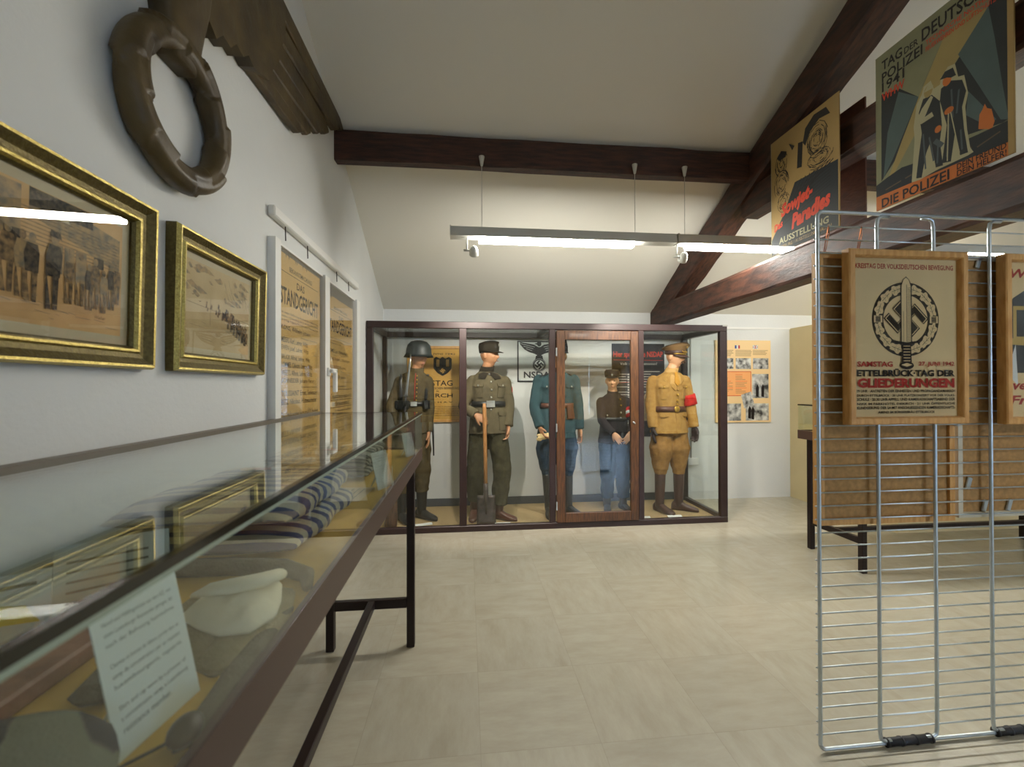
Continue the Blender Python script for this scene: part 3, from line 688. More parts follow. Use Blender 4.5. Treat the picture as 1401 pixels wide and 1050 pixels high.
o_ = [o for o in COL.objects if o.name == 'cream_cap'][0]; obj('turned_fold', cap_fold, o_)
mb = MB(); mb.tube([(-.83, .95, Z0+.0185), (-.65, .945, Z0+.0185), (-.48, .94, Z0+.0185), (-.37, .925, Z0+.0175), (-.315, .89, Z0+.0155), (-.300, .85, Z0+.0105)], [.017, .018, .018, .017, .015, .01], M_blank, 14)
single('grey_scarf', mb, 'thick grey woollen roll curving in front of the blue striped uniform', 'cloth')
cloth_patch('felt_strip', [(-.293, .50), (-.293, .74), (-.30, .79), (-.325, .78), (-.33, .68), (-.32, .55), (-.31, .49)], .01, M_blank, 'narrow grey brown cloth strip along the table edge beside the linen', 'cloth', 6, amp=.003)
mb = MB(); mb.ball((-.305, .505, Z0+.014), (.016, .022, .014), M_black, 8).tube([(-.318, .50, Z0+.006), (-.35, .475, Z0+.003), (-.365, .482, Z0+.003), (-.375, .492, Z0+.003)], .0022, M_black, 6)
single('corded_bead', mb, 'small black toggle with a thin cord lying on the ochre board near the corner', 'toggle')
# leather board at the rear and loose papers
single('leather_folder', MB().obox((-.638, .49, Z0+.014), (.0, .25, 0), (-.11, 0, .0), (0, 0, .013), M_cover, .004), 'reddish brown leather folder lying flat behind the striped cap', 'folder')
single('dark_bundle', MB().obox((-.455, .615, Z0+.013), (.03, .006, 0), (-.01, .05, 0), (0, 0, .013), M_blank, .012), 'small dark grey cloth bundle behind the tilted white label card', 'cloth')
def card(p_bot, w_, h_, lean, label, rows, turn=0.0, name='label_card'):
    """card standing on the board, leaning back; its face looks towards +X (turned by turn)"""
    r = V((sin(turn), cos(turn), 0)); n = V((cos(turn), -sin(turn), 0)); up = (V((0, 0, 1))*cos(lean)-n*sin(lean))
    s = Sheet(p_bot, r, up, w_, h_, M_card, .0015); y = h_*.86
    rnd = random.Random(int(w_*1e4)+int(h_*1e5))
    for t in rows:
        if not t: y -= h_*.07; continue
        s.text(t, w_*.1, y, M_cardink, w=w_*(.8 if len(t) > 24 else .55), h=h_*.042); y -= h_*.072
    o = s.mb
    # narrow easel strip behind the card
    q = s.P(w_*.5, h_*.6, -.0018); f = V((q.x, q.y, Z0))-n*(h_*.30); e = r*.008
    o.add([q-e, q+e, f+e, f-e], [(0, 1, 2, 3)], M_card)
    return single(name, o, label, 'card')
RT = ['Hemd und Häftlingsmütze aus dem KZ, von', 'einem Luxemburger Resistenzler getragen, der', 'nach der Befreiung heimkehrte.', '', 'Chemise et bonnet de détenu, portés dans un', 'camp de concentration par un résistant', 'luxembourgeois, rapatrié.', '', 'Shirt and cap worn by a prisoner of', 'a concentration camp, a Luxembourg', 'resistance member.']
card((-.356, .484, Z0), .108, .155, radians(13), 'large white text card leaning in the near half of the left table', RT, .155)
card((-.327, 1.64, Z0), .11, .14, radians(13), 'white text card leaning beside the grey striped uniform in the left table', RT[:7], .33)
card((-.327, 2.38, Z0), .115, .13, radians(13), 'white text card leaning at the far glass end of the left table', RT[4:], .33)
ZF = Z0+.0285
s = Sheet((-.66, .60, ZF), V((.80, .60, 0)), V((-.22, .29, .93)), .105, .105, M_card, .0015); s.poly([(.02, .03), (.06, .040), (.095, .035), (.08, .06), (.04, .07)], mat('yellow_print', (214, 196, 40), .7)).rect(.015, .085, .09, .09, M_cardink)
single('picture_card', s.mb, 'white card with a yellow printed shape standing at the rear of the left table', 'card')
s = Sheet((-.655, .755, Z0+.004), V((.80, .60, 0)), V((-.24, .32, .92)), .15, .125, M_card, .0015)
for k in range(5): s.rect(.015, .03+.016*k, .12, .034+.016*k, M_cardink)
single('text_card', s.mb, 'plain white text card standing at the rear beside the yellow printed card', 'card')
s = Sheet((-.60, 1.50, Z0+.002), V((.1, 1, 0)), V((-1, .1, 0)), .21, .15, mat('pinkish_paper', (206, 186, 160), .85), .001)
s = Sheet((-.36, 1.49, Z0+.002), V((.05, 1, 0)), V((-1, .05, 0)), .20, .29, mat('pinkish_paper', (206, 186, 160), .85), .001)
for k in range(12): s.rect(.02, .03+.02*k, .18, .034+.02*k, M_cardink)
single('document_sheet', s.mb, 'pinkish printed document lying flat between the two striped uniforms', 'document')
s = Sheet((-.52, 1.62, Z0+.02), V((.1, 1, 0)), V((-1, .1, .1)), .14, .12, M_black, .012)
single('dark_booklet', s.mb, 'small dark booklet lying before the grey striped uniform', 'booklet')
# ================================================================== GLAZED CABINET WITH MANNEQUINS
CX0, CX1, CY0, CY1, CZ = -.915, 2.573, 4.04, 4.872, 1.957
vc = thing('glass_cabinet', 'large dark framed glass cabinet with a wooden door standing against the back wall', 'display cabinet', (.83, 4.45, 0))
D = .05
for x0, x1 in ((CX0, CX0+.06), (-.073, -.005), (.778, .838), (1.655, 1.712), (CX1-.075, CX1)): obj('post', MB().box(x0, CY0, .055, x1, CY0+D, CZ-.06, M_brown, .004), vc)
obj('post', MB().box(CX1-.06, CY1-.06, .0, CX1, CY1, CZ-.06, M_brown, .004), vc); obj('post', MB().box(CX0, CY1-.06, .0, CX0+.04, CY1, CZ-.06, M_brown, .004), vc)
obj('bottom_rail', MB().box(CX0, CY0, 0, CX1, CY0+D, .056, M_brown, .004), vc); obj('bottom_rail', MB().box(CX1-.05, CY0+D, 0, CX1, CY1-.06, .056, M_brown, .004), vc)
obj('top_rail', MB().box(CX0, CY0, CZ-.062, CX1, CY0+D, CZ, M_brown, .004), vc)
for x0, x1 in ((CX0, CX0+.045), (.785, .83), (CX1-.06, CX1)): obj('top_rail', MB().box(x0, CY0+D, CZ-.06, x1, CY1-.05, CZ-.002, M_brown, .004), vc)
obj('top_rail', MB().box(CX0, CY1-.05, CZ-.06, CX1, CY1, CZ-.002, M_brown, .004), vc)
for x0, x1 in ((CX0+.06, -.073), (-.005, .778), (1.712, CX1-.075)):
    obj('glass_pane', MB().box(x0-.008, CY0+.02, .05, x1+.008, CY0+.026, CZ-.056, M_glass), vc)
obj('glass_pane', MB().box(CX1-.032, CY0+D-.01, .05, CX1-.026, CY1-.055, CZ-.056, M_glass), vc)
obj('glass_top', MB().box(CX0+.02, CY0+.03, CZ-.012, CX1-.02, CY1-.03, CZ-.006, M_glass), vc)
obj('floor_bed', MB().box(CX0+.01, CY0+D, .002, CX1-.05, CY1-.005, .018, M_cork), vc, 'layer of coarse cork granules')
dr = obj('door', MB().box(.845, CY0-.018, .06, .925, CY0+.02, CZ-.072, M_door, .004).box(1.572, CY0-.018, .06, 1.65, CY0+.02, CZ-.072, M_door, .004).box(.925, CY0-.017, CZ-.158, 1.572, CY0+.019, CZ-.072, M_door, .003).box(.925, CY0-.017, .06, 1.572, CY0+.019, .148, M_door, .003), vc, 'varnished mahogany door frame')
obj('door_pane', MB().box(.918, CY0-.002, .14, 1.58, CY0+.004, CZ-.15, M_glass), dr)
for z in (1.68, .96, .22): obj('hinge', MB().box(.836, CY0-.026, z-.04, .848, CY0-.014, z+.04, M_zinc, .002), dr)
obj('lock', MB().lathe((1.602, CY0-.018, 1.0), [(.001, 0), (.012, 0), (.012, .008), (.005, .012)], M_zinc, 14, (0, -1, 0), .7, 1.4), dr)
obj('corner_cap', MB().box(CX1-.05, CY0-.004, CZ-.012, CX1, CY0+.03, CZ+.003, M_lampg), vc)
# cards at the feet of the figures
def floor_card(x, y, w_, d_, rz, label):
    c, s_ = cos(rz), sin(rz)
    single('label_card', MB().obox((x, y, .027), (w_/2*c, w_/2*s_, 0), (-d_/2*s_, d_/2*c, .006), (0, 0, .0015), M_white), label, 'card')
floor_card(-.42, 4.22, .17, .03, .3, 'narrow white card on the cork beside the helmeted mannequin boots')
floor_card(.34, 4.16, .15, .03, .05, 'narrow white card on the cork in front of the spade')
floor_card(1.80, 4.20, .08, .03, 0, 'small white card on the cork beside the cabinet post at the door')
floor_card(2.10, 4.20, .15, .045, 0, 'white card on the cork in front of the tan uniformed mannequin')
# ------------------------------------------------------------------ posters on the wall inside the cabinet
PY = 4.885
def eagle(s, cx, cy, k, m, m2):
    for q in (-1, 1):
        X = lambda v: cx+q*v*k
        s.poly([(X(.05), cy+.30*k), (X(.25), cy+.42*k), (X(1.0), cy+.55*k), (X(.92), cy+.40*k), (X(.72), cy+.18*k), (X(.5), cy+.05*k), (X(.26), cy-.02*k), (X(.10), cy-.10*k)], m)
        for j in range(3): s.line(X(.22+.06*j), cy+(.30-.09*j)*k, X(.9-.13*j), cy+(.46-.12*j)*k, .018*k, m2)
        s.poly([(X(.02), cy-.1*k), (X(.16), cy-.12*k), (X(.2), cy-.32*k), (X(.04), cy-.28*k)], m)
    s.poly([(cx-.14*k, cy+.3*k), (cx+.14*k, cy+.3*k), (cx+.13*k, cy-.05*k), (cx, cy-.3*k), (cx-.13*k, cy-.05*k)], m)
    s.ell(cx, cy+.46*k, .11*k, .13*k, m); s.poly([(cx-.06*k, cy+.52*k), (cx-.24*k, cy+.45*k), (cx-.06*k, cy+.40*k)], m)
def emblem(s, cx, cy, r, m, m2):
    s.ell(cx, cy, r, r, m, 36); s.ring(cx, cy, r*.88, r*.93, m2); s.ell(cx, cy, r*.72, r*.72, m2, 32); s.cross(cx, cy, r*.5, m)
s = Sheet((-.662, PY-.022, .955), (1, 0, 0), (0, 0, 1), .62, .85, None)
t = thing('framed_poster', 'tan poster in a light wooden frame behind the helmeted mannequin', 'poster', (-.35, PY, .955))
FP = [(0, -.02), (0, 0), (.004, .002), (.026, .002), (.03, -.004), (.03, -.02)]
obj('frame', frame_loop(MB(), s, .62, .85, FP, M_oak), t)
M_amber = mat('amber_paper', (226, 176, 92), .8, spec=.2, var=.05, vs=6)
q = Sheet(s.P(.02, .02, -.008), (1, 0, 0), (0, 0, 1), .58, .81, M_amber, .006)
q.text('27. - 28. JVNI 1942', .05, .725, M_ink, w=.46, h=.028, bold=.01)
q.poly([(.37-.10, .69), (.37-.07, .71), (.37-.03, .69), (.37, .71), (.37+.03, .69), (.37+.07, .71), (.37+.10, .69), (.37+.10, .58), (.37+.06, .53), (.37, .495), (.37-.06, .53), (.37-.10, .58)], M_ink)
q.poly([(.30, .68), (.335, .68), (.335, .60), (.30, .60)], M_amber).poly([(.405, .68), (.44, .68), (.44, .60), (.405, .60)], M_amber)
for j in range(4): q.line(.302+.01*j, .68, .302+.01*j, .60, .003, M_ink); q.line(.407+.01*j, .68, .407+.01*j, .60, .003, M_ink)
q.cross(.37, .555, .022, M_amber)
q.text('KREISTAG', .05, .385, M_ink, w=.43, h=.062, bold=.012).text('DER VOLKSDEUTSCHEN BEWEGUNG', .05, .345, M_ink, w=.50, h=.028, bold=.015).text('IN', .30, .315, M_ink, h=.02, bold=.015)
q.text('DIEKIRCH', .05, .255, M_ink, w=.43, h=.046, bold=.012).text('S C H A V', .2, .195, M_ink, w=.28, h=.016, bold=.02)
for j, l in enumerate(['19 UHR APPELL DER EINHEITEN UND PROPAGANDAMARSCH', 'KUNDGEBUNG AUF DEM MARKTPLATZ IN DIEKIRCH', 'PLATZKONZERT VOR DEM RATHAUS ANSCHLIESSEND', 'KAMERADSCHAFTSABEND IM PARKHOTEL', 'OEFFENTLICHE KUNDGEBUNG DER BEWEGUNG']): q.text(l, .05, .145-.024*j, M_ink, w=.5, h=.014)
obj('print', q.mb, t); obj('glass', MB().prism([s.P(a, b, -.003) for a, b in ((.025, .025), (.595, .025), (.595, .825), (.025, .825))], s.n, .002, M_pglass), t)
# enamel sign
s = Sheet((.568, PY-.006, 1.402), (1, 0, 0), (0, 0, 1), .506, .472, M_white, .005)
M_blk = mat('sign_black', (28, 28, 34), .35)
for a in ((0, 0, .506, .016), (0, .456, .506, .472), (0, 0, .016, .472), (.49, 0, .506, .472)): s.rect(*a, M_blk)
eagle(s, .253, .33, .235, M_blk, M_white); emblem(s, .253, .195, .078, M_blk, M_white)
s.text('NSDAP', .075, .045, M_blk, w=.36, h=.075, bold=.022)
for a, b in ((.026, .026), (.48, .026), (.026, .446), (.48, .446)): s.ell(a, b, .008, .008, M_zinc, 12)
single('enamel_sign', s.mb, 'white enamel sign with black border and eagle behind the teal uniformed mannequin', 'sign')
# dark poster with red heading
M_dkp = mat('charcoal_paper', (44, 44, 50), .6, spec=.3, c2=(60, 58, 60), vs=8)
s = Sheet((1.678, PY-.004, .76), (1, 0, 0), (0, 0, 1), .64, 1.09, M_dkp, .003)
M_redp = mat('bright_red_ink', (206, 60, 44), .7)
s.text('Hier spricht die NSDAP', .02, .915, M_redp, w=.6, h=.085, bold=.02); s.line(.02, .90, .62, .895, .006, M_redp)
M_lt = mat('pale_print', (200, 196, 186), .7)
s.text('Volk an Volksgenossen!', .1, .83, M_lt, w=.45, h=.04, bold=.01)
for k in range(14): 
    for j in range(2): 
        if random.random() < .8: s.rect(.06+.3*j, .76-.03*k, .06+.3*j+random.uniform(.1, .24), .766-.03*k, M_lt)
for k in range(22): s.rect(.19, .72-.03*k, .21, .738-.03*k, M_lt)
s.rect(.30, .25, .38, .40, M_redp).poly([(.31, .30), (.37, .33), (.37, .35), (.31, .32)], M_lt)
s.poly([(.35, .42), (.42, .52), (.5, .5), (.54, .4), (.58, .2), (.36, .18)], M_wash); s.ell(.46, .58, .05, .065, M_wash, 14); s.line(.05, .63, .6, .66, .004, M_redp)
single('dark_poster', s.mb, 'tall charcoal poster with red heading behind the boy and tan mannequins', 'poster')
# wall box and conduit outside the right end
cb = thing('wall_socket', 'small white surface socket box fed by a thin vertical conduit on the back wall', 'socket', (2.65, YB, .41))
obj('box', MB().box(2.59, YB-.045, .415, 2.72, YB, .50, M_trim, .006), cb); obj('conduit', MB().tube([(2.645, YB-.01, .5), (2.645, YB-.01, 2.04)], .008, M_wcable, 8), cb)
# ================================================================== MANNEQUINS
FZ = .018
def cloth(name, c, c2=None, rough=.92): return mat(name, c, rough, spec=.12, c2=c2, var=0 if c2 else .16, vs=24, bump=.35, bs=38)
M_olive = cloth('olive_wool', (86, 74, 50)); M_fieldgrey = cloth('drab_cotton', (102, 92, 70)); M_fieldtr = cloth('dark_drab_wool', (72, 68, 50))
M_teal = cloth('teal_wool', (52, 78, 84)); M_navy = cloth('navy_wool', (38, 58, 76)); M_boy = cloth('charcoal_wool', (50, 44, 46)); M_tan = cloth('tan_twill', (172, 134, 74), (156, 118, 62)); M_tantr = cloth('tan_breeches', (152, 114, 64), (136, 100, 54))
M_blackl = mat('black_leather', (28, 27, 26), .4, var=.2, vs=20); M_brownl = mat('brown_leather', (92, 54, 40), .42, var=.2, vs=14); M_dkbrown = mat('dark_brown_leather', (74, 48, 42), .4, var=.2, vs=14)
M_helm = mat('dark_green_steel', (32, 38, 37), .5); M_silver = mat('silver_button', (200, 198, 190), .3, metal=.8); M_brass = mat('brass_button', (206, 166, 72), .32, metal=.8)
M_collar = cloth('dark_collar_cloth', (50, 44, 36)); M_armb = cloth('red_armband_cloth', (196, 46, 42)); M_lips = mat('painted_lips', (160, 84, 70), .5); M_eye = mat('painted_eye', (60, 46, 40), .4); M_hair = mat('brown_hair', (72, 46, 30), .8)
M_glove = mat('dark_glove', (48, 36, 36), .6); M_chamois = mat('chamois_leather', (222, 194, 140), .8, bump=.3); M_felt = cloth('black_felt', (40, 36, 36))

class Torso:
    def __init__(s, rings, yaw): s.R = rings; s.yaw = yaw; s.f = V((sin(yaw), -cos(yaw), 0)); s.s = V((cos(yaw), sin(yaw), 0))
    def at(s, z):
        R = s.R
        if z >= R[0][0]: return R[0][1:]
        for p, q in zip(R, R[1:]):
            if z >= q[0]:
                t = (p[0]-z)/(p[0]-q[0]); return tuple(p[i]+(q[i]-p[i])*t for i in range(1, 5))
        return R[-1][1:]
    def pt(s, z, a, off=0):
        cx, cy, A, B = s.at(z); sa, ca = sin(a), cos(a)
        return V((cx, cy, z))+s.s*(A+off)*math.copysign(abs(sa)**.86, sa)+s.f*(B+off)*math.copysign(abs(ca)**.86, ca)
    def ring(s, z, off=0, n=32): return [s.pt(z, 2*pi*k/n, off) for k in range(n)]
    def band(s, mb, z0, z1, off, m, th=.006, n=40):
        r = [s.ring(z0, off-th, n), s.ring(z0, off, n), s.ring(z1, off, n), s.ring(z1, off-th, n)]
        return mb.loft(r+[r[0]], m, False)
    def patch(s, mb, a0, a1, z0, z1, off, m, th=.012, nx=5, nz=3, slant=0.0):
        F_ = []; B_ = []
        for j in range(nz+1):
            for i in range(nx+1):
                a = a0+(a1-a0)*i/nx; z = z0+(z1-z0)*j/nz+slant*abs(i/nx-.5)*2*(1-j/nz)
                F_.append(s.pt(z, a, off)); B_.append(s.pt(z, a, off-th))
        N_ = len(F_); W_ = nx+1; fs = []
        for j in range(nz):
            for i in range(nx):
                a = j*W_+i; fs += [(a, a+1, a+W_+1, a+W_), (a+N_, a+W_+N_, a+W_+1+N_, a+1+N_)]
        edge = [i for i in range(W_)]+[j*W_+nx for j in range(1, nz+1)]+[nz*W_+i for i in range(nx-1, -1, -1)]+[j*W_ for j in range(nz-1, 0, -1)]
        for k in range(len(edge)):
            a, b = edge[k], edge[(k+1) % len(edge)]; fs.append((a, a+N_, b+N_, b))
        return mb.add(F_+B_, fs, m, False)
def head_geo(mb, M, m, k=1.0):
    st = len(mb.v); NL, NA = 30, 40; rings = []
    for i in range(NL+1):
        th = pi*(.02+.96*i/NL); ring = []
        for j in range(NA):
            ph = 2*pi*j/NA; x, y, z = sin(th)*sin(ph), -sin(th)*cos(ph), -cos(th)
            X, Y, Z = x*.076, y*.095+.004, z*.117
            if Z < 0:
                t = min(1, -Z/.117); X *= 1-.30*t**1.5
                if Y > 0: Y *= 1-.45*t
                else: Y *= 1-.10*t
            g = lambda cx, cz, sx, sz: exp(-((X-cx)/sx)**2-((Z-cz)/sz)**2) if y < 0 else 0
            Y += -.026*g(0, -.022, .013, .018)-.012*g(0, .004, .010, .024)-.007*(g(.03, .03, .026, .010)+g(-.03, .03, .026, .010))
            Y += .011*(g(.031, .010, .017, .011)+g(-.031, .010, .017, .011))-.007*g(0, -.056, .022, .007)-.006*g(0, -.067, .018, .006)-.010*g(0, -.10, .022, .014)
            Y += -.005*(g(.042, -.018, .02, .016)+g(-.042, -.018, .02, .016))+.004*g(0, -.080, .03, .007)
            ring.append(V((X, Y, Z))*k)
        rings.append(ring)
    mb.loft(rings, m)
    for q in (-1, 1): mb.ball((q*.077*k, .012*k, -.004*k), (.011*k, .019*k, .031*k), m, 6)
    mb.xf(M, st)
def hand_geo(mb, W, d, n, sg, m, curl=.35, k=1.0, grow=0.0, thumb=.7):
    """W wrist, d towards the fingertips, n palm normal, sg: side on which the thumb lies along n x d"""
    d = V(d).normalized(); n = V(n); n = (n-d*n.dot(d)).normalized(); s_ = n.cross(d)*sg; W = V(W)
    mb.tube([W-d*.03*k, W+d*.005*k, W+d*.04*k, W+d*.078*k, W+d*.094*k], [((.022+grow)*k, (.026+grow)*k), ((.02+grow)*k, (.028+grow)*k), ((.017+grow)*k, (.040+grow)*k), ((.014+grow)*k, (.043+grow)*k), ((.009+grow)*k, (.038+grow)*k)], m, 14, ref=n)
    for i, (o, L) in enumerate(((.031, .072), (.011, .082), (-.010, .076), (-.030, .058))):
        p = W+d*(.085-.004*abs(i-1))*k+s_*o*k; a = curl*(.8+.16*i); pts = [p-d*.02*k, p]; dd = d
        for q, l in enumerate((.42, .32, .26)):
            ang = a*(q*.75+.45); v = d*cos(ang)+n*sin(ang); v = (v+s_*.06*(1.5-i)).normalized(); p = p+v*L*l*k; pts.append(p)
        mb.tube(pts, [(.009+grow)*k, (.0098+grow)*k, (.0092+grow)*k, (.0084+grow)*k, (.006+grow)*k], m, 8)
    p = W+d*.022*k+s_*.026*k; v1 = (d*cos(thumb)+s_*sin(thumb)+n*.35).normalized(); v2 = (d*cos(thumb*.4)+s_*sin(thumb*.4)+n*.55).normalized()
    mb.tube([p-v1*.012*k, p+v1*.02*k, p+v1*.046*k, p+v1*.046*k+v2*.032*k], [(.015+grow)*k, (.0145+grow)*k, (.0115+grow)*k, (.0075+grow)*k], m, 9)
def bend(a, b, c, n=5):
    a, b, c = V(a), V(b), V(c); out = [a.lerp(b, i/n) for i in range(n)]+[b.lerp(c, i/n) for i in range(n+1)]
    out[n] = (out[n-1]+out[n]*2+out[n+1])/4; return out
def lerpr(rs, n):
    out = []
    for i in range(n):
        q = i/(n-1)*(len(rs)-1); a = min(int(q), len(rs)-2); out.append(rs[a]+(rs[a+1]-rs[a])*(q-a))
    return out
def foot_geo(mb, A, d, m, k=1.0, tall=None, top_r=.06, kn=None):
    """boot or shoe: A ankle, d toe direction; tall = shaft top z, kn knee point the shaft leans to"""
    d = V((d[0], d[1], 0)).normalized(); s_ = V((-d.y, d.x, 0)); A = V(A); rings = []
    for q, hw, h in ((-.075, .012, .05), (-.07, .030, .075), (-.045, .036, .10), (-.01, .037, .115), (.03, .037, .10), (.075, .043, .072), (.12, .046, .058), (.16, .043, .048), (.19, .030, .038), (.203, .012, .024)):
        c = V((A.x, A.y, FZ))+d*q*k; hw *= k; h *= k; ring = []
        for j in range(16):
            a = 2*pi*j/16; ring.append(c+s_*hw*math.copysign(abs(cos(a))**.75, cos(a))+V((0, 0, max(0, h/2+h/2*math.copysign(abs(sin(a))**.8, sin(a))))))
        rings.append(ring)
    mb.loft(rings, m)
    top = tall or A.z+.05; kn = V(kn) if kn else A+V((0, 0, .3)); 
    up = lambda z: A+(kn-A)*((z-A.z)/(kn.z-A.z))
    zz = [FZ+.05*k]+[FZ+.05*k+(top-FZ-.05*k)*i/6 for i in range(1, 7)]
    rr = [.045*k, .046*k]+[.046*k+(top_r-.046*k)*((i/5)**.8) for i in range(1, 6)]
    mb.tube([up(z) for z in zz], rr, m, 18)
def figure(name, label, c, T, J, skin, k=1.0, group=None):
    """common body: T Torso; J joints; returns (thing, head matrix)"""
    t = thing(name, label, 'mannequin', (c[0], c[1], FZ), group)
    Mh = Matrix.Translation(V(J['head'])) @ Matrix.Rotation(J['hyaw'], 4, 'Z') @ Matrix.Rotation(J.get('hpit', 0), 4, 'X')
    mb = MB(); head_geo(mb, Mh, skin, k)
    mb.tube([V(J['neck'])-V((0, 0, .06)), V(J['neck']), Mh @ V((0, .012*k, -.085*k)), Mh @ V((0, .012*k, -.03*k))], [.075*k, .058*k, .055*k, .052*k], skin, 16)
    z1, z0 = T.R[0][0], T.R[-1][0]
    mb.loft([T.ring(z1-(z1-z0)*i/12, -.03*k, 24) for i in range(1, 13)], skin)
    for q in 'LR':
        a = bend(J['S'+q], J['E'+q], J['W'+q]); mb.tube(a, lerpr([.045*k, .036*k, .026*k], len(a)), skin, 12)
        h = J['H'+q]; hand_geo(mb, J['W'+q], h['d'], h['n'], h['sg'], skin, h.get('curl', .35), k*h.get('k', 1), 0, h.get('thumb', .7))
        a = bend(J['P'+q], J['K'+q], J['A'+q]); mb.tube(a, lerpr([.07*k, .05*k, .035*k], len(a)), skin, 12)
    me = remesh(mb, .0052, 2, BASE[t.name]); o = obj('body', me, t)
    mb = MB()
    for q in (-1, 1):
        mb2 = MB(); mb2.ball((q*.031*k, -.0835*k, .009*k), (.010*k, .006*k, .0055*k), M_eye, 5); mb2.xf(Mh); obj('eye', mb2, t)
    mb2 = MB(); mb2.ball((0, -.0955*k, -.0605*k), (.015*k, .004*k, .005*k), M_lips, 6); mb2.xf(Mh); obj('lips', mb2, t)
    return t, Mh
def tunic(t, T, J, m, sl=(.072, .062, .056, .052, .05), k=1.0, name='tunic', cap=.075):
    mb = MB(); z1, z0 = T.R[0][0], T.R[-1][0]
    mb.loft([T.ring(z1-(z1-z0)*i/26) for i in range(27)], m)
    for q in 'LR':
        a = bend(V(J['S'+q])+V((0, 0, -.025)), J['E'+q], V(J['W'+q])); mb.tube(a, lerpr([s_*k*.88 for s_ in sl], len(a)), m, 18)
        mb.ball(V(J['S'+q])+V((0, 0, -.022)), (cap*.80*k, cap*.9*k, cap*.84*k), m, 8)
    obj(name, remesh(mb, .0075, 4, BASE[t.name], name, .0055), t)
def trousers(t, J, m, rr, zc, k=1.0, name='trousers'):
    mb = MB(); top = (V(J['PL'])+V(J['PR']))/2
    mb.tube([top+V((0, 0, .14)), top+V((0, 0, .04)), top-V((0, 0, .06))], [(.11*k, .16*k), (.12*k, .175*k), (.10*k, .16*k)], m, 22, ref=(0, 1, 0))
    for q in 'LR':
        A = V(J['A'+q]); K = V(J['K'+q]); A2 = K+(A-K)*((K.z-zc[q == 'R'])/(K.z-A.z)); a = bend(J['P'+q], K, A2, 6); r_ = lerpr([s_*k for s_ in rr], len(a))
        r_ = [x*(1+.04*sin(i*2.1+(q == 'R'))) for i, x in enumerate(r_)]
        mb.tube(a, r_, m, 20)
    obj(name, remesh(mb, .008, 3, BASE[t.name], name, .008), t)
def visor(mb, a, b, z, ext, drop, m, th=.004, span=1.25, y0=0):
    F_ = []; n = 14
    for i in range(n+1):
        q = -span+2*span*i/n
        for e in (0, .5, 1):
            g = ext*max(0, cos(q*pi/2/span*.98))**.6*e
            F_.append(V((a*sin(q)*(1+.06*e), -b*cos(q)-g+y0, z-drop*(e**1.3)*max(0, cos(q*.9)))))
    N_ = len(F_); B_ = [p+V((0, .002, -th)) for p in F_]; fs = []
    for i in range(n):
        for j in range(2):
            k = i*3+j; fs += [(k, k+1, k+4, k+3), (k+N_, k+3+N_, k+4+N_, k+1+N_)]
    ed = [0]+[3*i for i in range(1, n+1)]+[3*n+1, 3*n+2]+[3*i+2 for i in range(n-1, -1, -1)]+[1]
    for k in range(len(ed)): a_, b_ = ed[k], ed[(k+1) % len(ed)]; fs.append((a_, b_, b_+N_, a_+N_))
    return mb.add(F_+B_, fs, m, True)
def ell_rings(L, n=28): return [[V((a*sin(2*pi*j/n)+0, -b*cos(2*pi*j/n)+yo, z+tz*cos(2*pi*j/n))) for j in range(n)] for a, b, z, tz, yo in L]
def collar(t, J, k, m, h=.05, r=.068, gap=0.0, lift=.0):
    c = V(J['neck'])+V((0, 0, lift+.004)); ax = (J['_M'] @ V((0, .012, -.08))-c); ax = V((ax.x*.45, ax.y*.45, ax.z)).normalized(); u = V((1, 0, 0)); u = (u-ax*u.x).normalized(); w_ = ax.cross(u)
    d = J['_M'] @ V((0, .012, -.085))-V(J['neck']); d = d/d.z
    def rg(rad, z): return [V(J['neck'])+d*(z+lift)+V((rad*cos(2*pi*j/24), rad*sin(2*pi*j/24)+.012*sin(2*pi*j/24)*0, .012*sin(2*pi*j/24))) for j in range(24)]
    r_ = [rg((r+.012)*k, -.02), rg(r*k, h), rg((r-.007)*k, h), rg((r+.002)*k, -.02)]
    obj('collar', MB().loft(r_+[r_[0]], m, False), t)
def lapel(T, sgn, pts, off, m, th=.01):
    P = [T.pt(z, sgn*a, off) for a, z in pts]; Q = [T.pt(z, sgn*a, off-th) for a, z in pts]; n = len(P)
    return MB().add(P+Q, [tuple(range(n)), tuple(range(n, 2*n))[::-1]]+[(i, i+n, (i+1) % n+n, (i+1) % n) for i in range(n)], m)
def cuffband(p0, p1, r, m): return MB().tube([p0, V(p0).lerp(V(p1), .03), V(p0).lerp(V(p1), .97), p1], [r*.96, r, r, r*.96], m, 20)
DN = (0, 0, -1)

